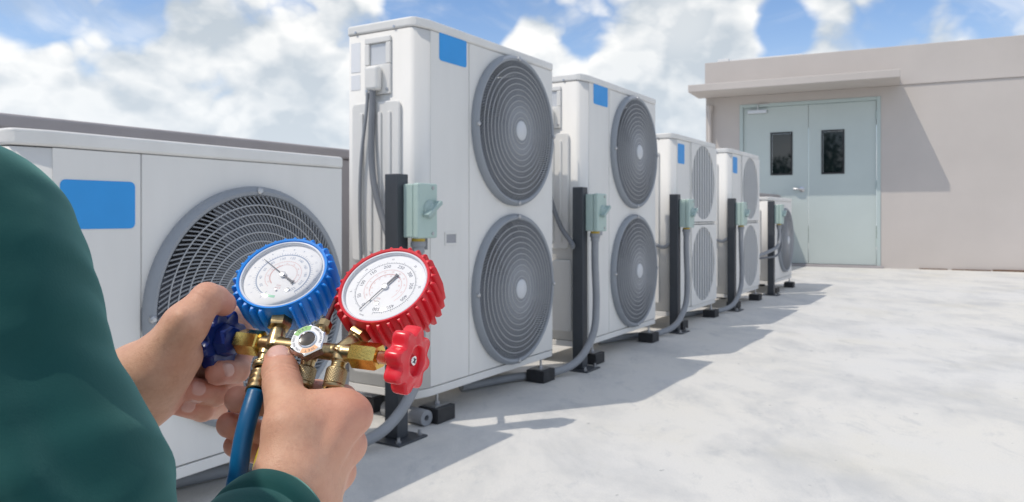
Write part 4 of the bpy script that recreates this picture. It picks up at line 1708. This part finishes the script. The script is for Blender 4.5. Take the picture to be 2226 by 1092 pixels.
fingL = [
    ([(Lt[1], 14.6 * mm), (Lt[2], 12 * mm), (P3(468, 652, .574), 10.8 * mm), (Lt[3], 9.3 * mm)], .008),
    ([(L_mcp[0], 12.4 * mm), (P3(525, 695, .636), 10.6 * mm), (P3(532, 758, .634), 9.8 * mm), (P3(505, 790, .625), 9 * mm)], .007),
    ([(L_mcp[1], 12.4 * mm), (P3(520, 775, .642), 10.4 * mm), (P3(515, 806, .612), 9.9 * mm), (P3(474, 811, .588), 9.6 * mm)], .006),
    ([(L_mcp[2], 12 * mm), (P3(500, 840, .640), 10.2 * mm), (P3(470, 856, .606), 9.8 * mm), (P3(412, 846, .584), 9.5 * mm)], .006),
    ([(L_mcp[3], 11.5 * mm), (P3(470, 885, .634), 9.4 * mm), (P3(440, 892, .606), 8.9 * mm), (P3(392, 879, .588), 8.8 * mm)], .006),
]


def toview(px, py, up=0.2, rt=0.0):
    v = at(px, py, 1) - Vector((0, 0, H))
    v = -v.normalized()
    return np.array(v) + np.array((rt, 0, up))


nailL = [nail_frame(fingL[i][0][2][0], fingL[i][0][3][0], toview(450, 820, up_, rt_), 0.0015, 0.0060, 0.0056) for i, up_, rt_ in ((2, .25, 0.35), (3, .2, 0.3), (4, .1, 0.25))]
aL = np.array(Lt[2]) - np.array(Lt[1])
aL /= np.linalg.norm(aL)
creL = [(np.array(Lt[2]) + aL * q, aL, np.array((-0.6, -0.3, 0.8)), 0.0008, .0005, 0.015) for q in (-0.004, 0.0, 0.0035)]
fL = hand_field(palmL, fingL, nailL, creL)


def bbox(parts, fingers, pad=0.004):
    pts = []
    for (a, b, ra, rb, k) in parts:
        for p, r in ((a, ra), (b, rb)):
            pts += [np.array(p) - r, np.array(p) + r]
    for ch, k in fingers:
        for p, r in ch:
            pts += [np.array(p) - r, np.array(p) + r]
    pts = np.array(pts)
    return pts.min(0) - pad, pts.max(0) + pad


HV = 0.00105
lo, hi = bbox(palmR, fingR)
hiR = hi.copy()
PR, QR = sdf_mesh(fR, lo, hi, HV)
lo, hi = bbox(palmL, fingL)
lo[0] = max(lo[0], P3(150, 900, .57)[0])
PL_, QL = sdf_mesh(fL, lo, hi, HV)

# --- rest of the body (kneeling, sitting on the heels)
SRj, SLj = np.array((-0.345, 0.315, 0.870)), np.array((-0.69, 0.38, 0.885))
ERj = np.array(P3(90, 1480, .345))
ELj = np.array((-0.58, 0.53, 0.68))
NK = (SRj + SLj) / 2 + np.array((0, 0, 0.05))
HD = NK + np.array((-0.015, -0.04, 0.205))
HIP = np.array((-0.56, 0.30, 0.30))
fw = np.array((0.185, 0.983, 0.0))
lf = np.array((-0.983, 0.185, 0.0))


def ell(X, Y, Z, c, r, ang=0.0):
    ca, sa = math.cos(ang), math.sin(ang)
    x, y, z = X - c[0], Y - c[1], Z - c[2]
    u, v = x * ca + y * sa, -x * sa + y * ca
    k = np.sqrt((u / r[0]) ** 2 + (v / r[1]) ** 2 + (z / r[2]) ** 2)
    return (k - 1) * min(r)


fa = math.atan2(fw[1], fw[0])


def f_body(X, Y, Z):
    d = ell(X, Y, Z, HD + [0, 0, .02], (.098, .077, .115), fa)
    d = smin(d, ell(X, Y, Z, HD + fw * .025 + np.array((0, 0, -.06)), (.066, .058, .062), fa), .03)
    d = smin(d, rc(X, Y, Z, HD + fw * .092 + np.array((0, 0, .012)), HD + fw * .106 + np.array((0, 0, -.018)), .008, .012), .012)
    for s in (1, -1):
        d = smin(d, ell(X, Y, Z, HD + lf * s * .076 + np.array((0, 0, 0.0)), (.022, .010, .032), fa), .008)
        e = HD + fw * .086 + lf * s * .031 + np.array((0, 0, .015))
        d = np.maximum(d, -(np.sqrt((X - e[0]) ** 2 + (Y - e[1]) ** 2 + (Z - e[2]) ** 2) - .013) * 0.6 - .004)
        d = np.minimum(d, np.sqrt((X - e[0] + fw[0] * .008) ** 2 + (Y - e[1] + fw[1] * .008) ** 2 + (Z - e[2]) ** 2) - .012)
    d = smin(d, rc(X, Y, Z, HD + fw * .098 + lf * .02 + np.array((0, 0, -.05)), HD + fw * .098 - lf * .02 + np.array((0, 0, -.05)), .006, .006), .010)
    d = smin(d, rc(X, Y, Z, HD + [0, 0, -.08], NK + [0, 0, -.04], .052, .058), .03)
    d = smin(d, rc(X, Y, Z, NK + [0, 0, -.10], HIP, .070, .080), .03)
    ch = [SRj + [-.02, 0, -.025], np.array(P3(-230, 600, .36)), np.array(P3(-135, 775, .355)), np.array(P3(-60, 960, .35)), ERj]
    for q0, q1 in zip(ch[:-1], ch[1:]):
        d = smin(d, rc(X, Y, Z, q0, q1, .030, .030), .012)
    d = smin(d, rc(X, Y, Z, SLj + [.02, 0, -.025], ELj, .034, .028), .02)
    d = smin(d, rc(X, Y, Z, ERj, np.array(P3(530, 1260, .437)), .028, .022), .01)
    d = smin(d, rc(X, Y, Z, NK + [0, 0, -.10], SRj + [-.02, 0, -.025], .05, .034), .02)
    d = smin(d, rc(X, Y, Z, NK + [0, 0, -.10], SLj + [.02, 0, -.025], .05, .034), .02)
    d = smin(d, rc(X, Y, Z, ELj, np.array(P3(150, 960, .59)), .028, .024), .01)
    return d


pts = np.stack([SRj, SLj, ERj, ELj, HD, HIP, P3(600, 1180, .45), P3(150, 960, .59)])
PB, QB = sdf_mesh(f_body, pts.min(0) - .17, pts.max(0) + .17, 0.0075)

person = empty('person', (HIP[0], HIP[1], 0.0))
tag(person, 'person in a dark green long-sleeved shirt holding up the gauge manifold', 'person')


def np_mesh(name, P, Q, m, parent, attrs=None, smooth_it=0):
    P = np.array(P, np.float32)
    off = np.array(wm(parent).translation, np.float32)
    me = bpy.data.meshes.new(name)
    me.vertices.add(len(P))
    me.vertices.foreach_set('co', (P - off).ravel())
    me.loops.add(Q.size)
    me.loops.foreach_set('vertex_index', Q.astype(np.int32).ravel())
    me.polygons.add(len(Q))
    me.polygons.foreach_set('loop_start', (np.arange(len(Q)) * 4).astype(np.int32))
    me.update(calc_edges=True)
    me.validate()
    if attrs:
        for k, v in attrs.items():
            at_ = me.attributes.new(k, 'FLOAT', 'POINT')
            at_.data.foreach_set('value', np.asarray(v, np.float32))
    o = obj_me(name, me, m, parent, True, 180)
    if smooth_it:
        s = o.modifiers.new('smooth', 'SMOOTH')
        s.factor = 0.5
        s.iterations = smooth_it
    return o


def skin_mat():
    m = bpy.data.materials.new('skin')
    m.use_nodes = True
    nt = m.node_tree
    p = nt.nodes['Principled BSDF']
    N, L = nt.nodes.new, nt.links.new
    tc = N('ShaderNodeTexCoord')

    def noise(scale, det, rough=0.6):
        n = N('ShaderNodeTexNoise')
        n.inputs['Scale'].default_value = scale
        n.inputs['Detail'].default_value = det
        n.inputs['Roughness'].default_value = rough
        L(tc.outputs['Object'], n.inputs['Vector'])
        return n.outputs['Fac']

    def attr(nm):
        a = N('ShaderNodeAttribute')
        a.attribute_name = nm
        return a.outputs['Fac']

    def rr(v, a, b, lo=0.0, hi=1.0):
        n = N('ShaderNodeMapRange')
        n.inputs['From Min'].default_value = a
        n.inputs['From Max'].default_value = b
        n.inputs['To Min'].default_value = lo
        n.inputs['To Max'].default_value = hi
        L(v, n.inputs['Value'])
        return n.outputs[0]

    def mix(f, a, b):
        n = N('ShaderNodeMix')
        n.data_type = 'RGBA'
        L(f, n.inputs[0])
        for k, v in ((6, a), (7, b)):
            if isinstance(v, tuple): n.inputs[k].default_value = (*v, 1)
            else: L(v, n.inputs[k])
        return n.outputs[2]
    c = mix(rr(noise(45, 5), 0.35, 0.68), (0.63, 0.340, 0.220), (0.71, 0.420, 0.285))
    c = mix(rr(noise(260, 4), 0.45, 0.75, 0, 0.35), c, (0.56, 0.28, 0.195))
    c = mix(rr(noise(22, 4), 0.42, 0.68, 0, 0.55), c, (0.62, 0.315, 0.215))
    c = mix(rr(noise(120, 6, 0.75), 0.50, 0.72, 0, 0.45), c, (0.50, 0.245, 0.165))
    c = mix(attr('pink'), c, (0.66, 0.275, 0.21))
    c = mix(attr('nail'), c, (0.70, 0.425, 0.355))
    L(c, p.inputs['Base Color'])
    p.inputs['Subsurface Weight'].default_value = 0.05
    p.inputs['Subsurface Radius'].default_value = (0.006, 0.0025, 0.0015)
    p.inputs['Subsurface Scale'].default_value = 1.0
    L(rr(attr('nail'), 0, 1, 0.50, 0.30), p.inputs['Roughness'])
    p.inputs['Specular IOR Level'].default_value = 0.38
    v = N('ShaderNodeTexVoronoi')
    v.inputs['Scale'].default_value = 900
    L(tc.outputs['Object'], v.inputs['Vector'])
    ad = N('ShaderNodeMath')
    ad.operation = 'MULTIPLY_ADD'
    L(noise(330, 6, 0.7), ad.inputs[0])
    ad.inputs[1].default_value = 2.5
    L(v.outputs['Distance'], ad.inputs[2])
    b = N('ShaderNodeBump')
    b.inputs['Distance'].default_value = 0.0004
    L(rr(attr('nail'), 0, 1, 0.30, 0.03), b.inputs['Strength'])
    L(ad.outputs[0], b.inputs['Height'])
    b2 = N('ShaderNodeBump')
    b2.inputs['Distance'].default_value = 0.0016
    b2.inputs['Strength'].default_value = 0.2
    L(noise(75, 3, 0.5), b2.inputs['Height'])
    L(b2.outputs[0], b.inputs['Normal'])
    L(b.outputs[0], p.inputs['Normal'])
    return m


M_skin = skin_mat()


def cloth_mat(name, col):
    m = bpy.data.materials.new(name)
    m.use_nodes = True
    nt = m.node_tree
    p = nt.nodes['Principled BSDF']
    N, L = nt.nodes.new, nt.links.new
    tc = N('ShaderNodeTexCoord')
    n = N('ShaderNodeTexNoise')
    n.inputs['Scale'].default_value = 30
    n.inputs['Detail'].default_value = 6
    L(tc.outputs['Object'], n.inputs['Vector'])
    mx = N('ShaderNodeMix')
    mx.data_type = 'RGBA'
    L(n.outputs['Fac'], mx.inputs[0])
    mx.inputs[6].default_value = (*(c * 0.82 for c in col), 1)
    mx.inputs[7].default_value = (*(c * 1.15 for c in col), 1)
    L(mx.outputs[2], p.inputs['Base Color'])
    p.inputs['Roughness'].default_value = 0.85
    p.inputs['Specular IOR Level'].default_value = 0.2
    p.inputs['Sheen Weight'].default_value = 0.40
    p.inputs['Sheen Roughness'].default_value = 0.5
    p.inputs['Sheen Tint'].default_value = (0.35, 0.75, 0.70, 1)
    w1 = N('ShaderNodeTexNoise')
    w1.inputs['Scale'].default_value = 900
    w1.inputs['Detail'].default_value = 2
    L(tc.outputs['Object'], w1.inputs['Vector'])
    b = N('ShaderNodeBump')
    b.inputs['Strength'].default_value = 0.14
    b.inputs['Distance'].default_value = 0.0006
    L(w1.outputs['Fac'], b.inputs['Height'])
    L(b.outputs[0], p.inputs['Normal'])
    return m


M_shirt = cloth_mat('dark_green_jersey', (0.0065, 0.056, 0.054))
M_trouser = cloth_mat('dark_trousers', (0.03, 0.035, 0.05))
M_hair = mat('black_hair', (0.012, 0.010, 0.009), 0.5, bump=0.6, bscale=220)
M_shoe = mat('black_shoe', (0.03, 0.03, 0.03), 0.5)


def sph(P, c, r0, r1):
    d = np.linalg.norm(P - np.array(c), axis=1)
    return np.clip((r1 - d) / (r1 - r0), 0, 1)


Pall = np.concatenate([PR, PL_, PB])
Qall = np.concatenate([QR, QL + len(PR), QB + len(PR) + len(PL_)])
nail = np.zeros(len(Pall))
for n_ in nailR + nailL:
    r, w = nail_rho(Pall[:, 0], Pall[:, 1], Pall[:, 2], n_)
    nail = np.maximum(nail, np.clip((1.0 - r) / 0.10, 0, 1) * (w > 0.001) * (w < 0.016))
pink = np.zeros(len(Pall))
for ch, k in fingR + fingL:
    pink = np.maximum(pink, 0.75 * sph(Pall, ch[-1][0], .007, .024))
    for p, r in ch[1:-1]:
        pink = np.maximum(pink, 0.35 * sph(Pall, p, .008, .018))
for p in R_mcp:
    pink = np.maximum(pink, 0.45 * sph(Pall, np.array(p) + np.array((0.004, -0.003, 0.002)), .008, .034))
np_mesh('body', Pall, Qall, M_skin, person, dict(nail=nail, pink=pink))

# --- shirt: torso and sleeves
cR0 = np.array(P3(590, 1142, .478))
cRdir = np.array(RW1) * 0.5 + np.array(RW2) * 0.5 - np.array(P3(500, 1285, .425))
cRdir /= np.linalg.norm(cRdir)
cL0 = np.array(P3(170, 930, .585))
SLV = [(P3(-400, 590, .37), .064), (P3(-185, 594, .36), .0665), (P3(-135, 775, .355), .0655), (P3(-90, 940, .35), .0632), (P3(40, 1110, .345), .0612), (tuple(ERj), .0560)]


def fold(X, Y, Z, amp):
    # drapes that run along the arm, with sharp valleys, and finer pulls across it
    q = 0.88 * X + 0.36 * Z + 0.30 * Y
    w = 0.40 * X - 0.90 * Z - 0.12 * Y
    t1 = 62 * q + 9 * w + 1.1 * np.sin(21 * w + 9 * Y) + 0.9
    t2 = 74 * q - 47 * w + 1.3 * np.sin(31 * w) + 0.4
    t3 = 70 * w + 34 * q + 1.6 * np.sin(45 * q)
    s = (np.abs(np.sin(t1)) ** 0.75 - 0.65) * 1.1 + (np.abs(np.sin(t2)) ** 0.8 - 0.6) * 0.55 * (0.6 + 0.4 * np.sin(23 * w + 30 * q)) + np.sin(t3) * 0.22
    return (-amp * s).astype(np.float32)


def f_shirt(X, Y, Z):
    d = None
    for (a, b) in zip(SLV[:-1], SLV[1:]):
        e = rc(X, Y, Z, a[0], b[0], a[1], b[1])
        d = e if d is None else smin(d, e, .02)
    fo = rc(X, Y, Z, ERj, cR0 - cRdir * .046, .050, .0355)
    fo = np.maximum(fo, (X - cR0[0]) * cRdir[0] + (Y - cR0[1]) * cRdir[1] + (Z - cR0[2]) * cRdir[2] + .036)
    fe = rc(X, Y, Z, np.array(P3(530, 1260, .437)), cR0 - cRdir * .05, .0385, .0355)
    fe = np.maximum(fe, (X - cR0[0]) * cRdir[0] + (Y - cR0[1]) * cRdir[1] + (Z - cR0[2]) * cRdir[2] + .036)
    fo = smin(fo, smin(fe, rc(X, Y, Z, ERj, np.array(P3(530, 1260, .437)), .050, .0385), .01), .01)
    d = smin(d, fo, .015)
    e = rc(X, Y, Z, SLj, ELj, .066, .055)
    e = smin(e, rc(X, Y, Z, ELj, cL0, .052, .037), .02)
    dl = (cL0 - ELj) / np.linalg.norm(cL0 - ELj)
    e = np.maximum(e, (X - cL0[0]) * dl[0] + (Y - cL0[1]) * dl[1] + (Z - cL0[2]) * dl[2])
    t = rc(X, Y, Z, NK + [0, 0, -.07] - lf * .08, HIP - lf * .05 + [0, 0, -.02], .10, .115)
    t = smin(t, rc(X, Y, Z, NK + [0, 0, -.07] + lf * .08, HIP + lf * .05 + [0, 0, -.02], .10, .115), .05)
    t = smin(t, rc(X, Y, Z, NK + [0, 0, -.10], HIP + [0, 0, -.02], .105, .12), .05)
    t = smin(t, rc(X, Y, Z, SRj + [0, 0, -.02] , SLj + [0, 0, -.02], .062, .062), .05)
    t = smin(t, rc(X, Y, Z, NK + [0, 0, -.04], NK + [-.003, -.004, .018], .078, .067), .03)
    d = smin(d, t, .03)
    d = smin(d, e, .03)
    return d


pts = np.stack([SRj, SLj, ERj, ELj, NK, HIP, cR0, cL0, np.array(SLV[0][0])])
PS, QS = sdf_mesh(f_shirt, pts.min(0) - .14, pts.max(0) + .14, 0.0042)


def vnormals(P, Q):
    n = np.cross(P[Q[:, 2]] - P[Q[:, 0]], P[Q[:, 3]] - P[Q[:, 1]])
    out = np.zeros_like(P)
    for c in range(4):
        np.add.at(out, Q[:, c], n)
    return out / np.maximum(np.linalg.norm(out, axis=1, keepdims=True), 1e-9)


def ridge(P, pts, width, height):
    # a soft fold of cloth along a line, measured across the arm
    L_ = [np.array(P3(px - 30, py, .325))[[0, 2]] for px, py in pts]
    q = P[:, [0, 2]]
    best = np.full(len(P), 9.0)
    for p0, p1 in zip(L_[:-1], L_[1:]):
        d = p1 - p0
        t = np.clip(((q - p0) @ d) / (d @ d), 0, 1)
        best = np.minimum(best, np.linalg.norm(q - p0 - t[:, None] * d, axis=1))
    wob = 1 + 0.25 * np.sin(60 * P[:, 0] + 85 * P[:, 2])
    return 0.6 * height * wob * np.exp(-(best / width) ** 2)


NS = vnormals(PS, QS)
disp = np.zeros(len(PS))
for pts_, wd, hg in (
        ([(146, 700), (175, 794), (234, 872), (280, 945), (325, 1000), (350, 1070)], .0075, .0050),
        ([(190, 700), (212, 790), (262, 870), (310, 950), (350, 1010)], .0060, -.0045),
        ([(40, 760), (83, 833), (161, 974), (234, 1071), (260, 1120)], .0085, .0055),
        ([(95, 740), (128, 830), (200, 935), (270, 1040)], .0065, -.0050),
        ([(20, 820), (70, 920), (140, 1030), (180, 1110)], .0065, -.0045),
        ([(148, 432), (185, 530), (213, 615), (225, 700)], .0080, .0035),
        ([(100, 420), (140, 520), (165, 620), (170, 690)], .0075, -.0040),
        ([(30, 370), (60, 470), (95, 600), (100, 700)], .0090, .0045),
        ([(-20, 420), (10, 560), (45, 690)], .0090, -.0045),
        ([(-10, 900), (30, 1000), (90, 1100)], .0080, .0050),
        ([(120, 640), (200, 640)], .0060, -.0020), ([(20, 1010), (110, 985), (170, 1000)], .0060, .0035)):
    disp += ridge(PS, pts_, wd, hg)
disp *= np.clip((0.392 - PS[:, 1]) / 0.06, 0, 1) ** 1.5
disp += 0.0011 * np.sin(150 * PS[:, 0] + 60 * PS[:, 2] + 2 * np.sin(70 * PS[:, 2] + 40 * PS[:, 1])) * np.sin(95 * PS[:, 2] - 70 * PS[:, 0] + 50 * PS[:, 1])
PS = PS + NS * disp[:, None]
shirt = np_mesh('shirt', PS, QS, M_shirt, person, smooth_it=1)
# cuff: turned hem, a tube of cloth round the wrist
bm = BM()
Mc = frame(cR0, cRdir, (0, 0, 1))
prof = [(0.0340, -0.066), (0.0372, -0.060), (0.0392, -0.050), (0.0382, -0.041), (0.0390, -0.031), (0.0376, -0.022), (0.0378, -0.0152), (0.0358, -0.0127), (0.0358, -0.0112), (0.0379, -0.0092), (0.0384, -0.004), (0.0382, 0.002), (0.0371, 0.0048), (0.0355, 0.0044), (0.0345, 0.001), (0.0340, -0.02)]
lathe(bm, prof, 96, Mc, lambda r, z, t: r + 0.0009 * math.sin(3 * t + 30 * z) + (0.0003 + max(0, -z - .014) * .03) * math.sin(5 * t + 1 + 120 * z))
obj('cuff', bm, M_shirt, shirt, world=True, angle=180)
bm = BM()
dl = (cL0 - ELj) / np.linalg.norm(cL0 - ELj)
lathe(bm, [(r + .003, z) for r, z in prof], 64, frame(cL0, dl, (0, 0, 1)))
obj('cuff', bm, M_shirt, shirt, world=True, angle=180)


def f_legs(X, Y, Z):
    d = rc(X, Y, Z, HIP + lf * .09, HIP - lf * .09, .125, .125)
    for s in (1, -1):
        h = HIP + lf * s * .09
        k = h + fw * .40 + lf * s * .05 + np.array((0, 0, -.225))
        a = h - fw * .02 + lf * s * .02 + np.array((0, 0, -.22))
        d = smin(d, rc(X, Y, Z, h, k, .098, .066), .03)
        d = smin(d, rc(X, Y, Z, k, a, .066, .052), .01)
    return d + fold(X, Y, Z, .003)


pts = np.stack([HIP + fw * .45, HIP - fw * .15, HIP + lf * .3, HIP - lf * .3])
lo, hi = pts.min(0) - .12, pts.max(0) + .12
lo[2], hi[2] = -0.01, 0.48
PT_, QT = sdf_mesh(f_legs, lo, hi, 0.009)
np_mesh('trousers', PT_, QT, M_trouser, person, smooth_it=1)
for s in (1, -1):
    a = HIP - fw * .04 + lf * s * .11 + np.array((0, 0, -.245))
    b = a - fw * .16 + np.array((0, 0, .0))
    PQ = sdf_mesh(lambda X, Y, Z: smin(rc(X, Y, Z, a, b, .045, .040), rc(X, Y, Z, b, b - fw * .06, .042, .036), .02), np.minimum(a, b - fw * .06) - .06, np.maximum(a, b) + .06, 0.006)
    np_mesh('shoe', PQ[0], PQ[1], M_shoe, person)


def f_hair(X, Y, Z):
    d = ell(X, Y, Z, HD + [0, 0, .03] - fw * .008, (.106, .086, .122), fa)
    q = (X - HD[0]) * fw[0] + (Y - HD[1]) * fw[1]
    d = np.maximum(d, (q - .055) * .8 - (Z - HD[2] - .04) * .5)
    d = np.maximum(d, -(Z - HD[2] + .055) - q * .0)
    return d + (0.003 * np.sin(90 * X + 60 * Z) * np.sin(80 * Y + 30 * Z)).astype(np.float32)


PH_, QH = sdf_mesh(f_hair, HD - .16, HD + .17, 0.005)
np_mesh('hair', PH_, QH, M_hair, person)


# ------------------------------------------------------------------ trees across the way, seen mirrored in the door windows
M_leaf = mat('leaves', (0.05, 0.095, 0.03), 0.6, var=0.5, vscale=1.2)
M_bark = mat('bark', (0.10, 0.075, 0.055), 0.9, var=0.4, vscale=6)


def tree(x, y, hgt, spread, label):
    t = empty('broadleaf_tree', (x, y, -7.0))
    tag(t, label, 'tree', 'trees beyond the roof edge mirrored in the door windows')
    bm = BM()
    tube(bm, spline([(0, 0, 0), (0.1, 0, hgt * .25), (-0.1, 0.1, hgt * .55), (0, 0, hgt * .9)], 5), lambda s: 0.32 * (1 - s * .85), 9)
    for k in range(7):
        a = k * 2.4
        z = hgt * (0.42 + 0.06 * k)
        tube(bm, spline([(0, 0, z), (math.cos(a) * spread * .45, math.sin(a) * spread * .45, z + .8), (math.cos(a) * spread * .8, math.sin(a) * spread * .8, z + 1.6)], 4), lambda s: 0.11 * (1 - s * .8), 6)
    obj('trunk', bm, M_bark, t)
    bm = BM()
    cl = [(Vector((random.gauss(0, spread * .42), random.gauss(0, spread * .42), hgt * random.uniform(.5, 1.0))), random.uniform(.6, 1.5)) for _ in range(34)]
    for c, r in cl:
        for _ in range(95):
            d = Vector((random.gauss(0, 1), random.gauss(0, 1), random.gauss(0, .8)))
            p = c + d.normalized() * r * random.random() ** .4
            q = Vector((random.gauss(0, 1), random.gauss(0, 1), random.gauss(0, 1))).normalized()
            M = frame(p, q)
            s = random.uniform(.10, .22)
            vs = [bm.verts.new(M @ Vector(w)) for w in ((-s * .5, 0, 0), (0, -s, 0), (s * .5, 0, 0), (0, s, 0))]
            bm.faces.new(vs)
    obj('crown', bm, M_leaf, t, smooth=False, kind='stuff')


for i, (x, y, h_, s_) in enumerate(((-12, -16, 10.6, 3.0), (-4.5, -19, 11.2, 3.2), (-17, -25, 13.2, 3.6), (2.5, -24, 11.2, 3.2), (-9, -29, 12.8, 3.5), (-22.5, -16, 10.3, 3.0))):
    tree(x, y, h_, s_, 'leafy broadleaf tree beyond the roof edge, mirrored in the door windows')
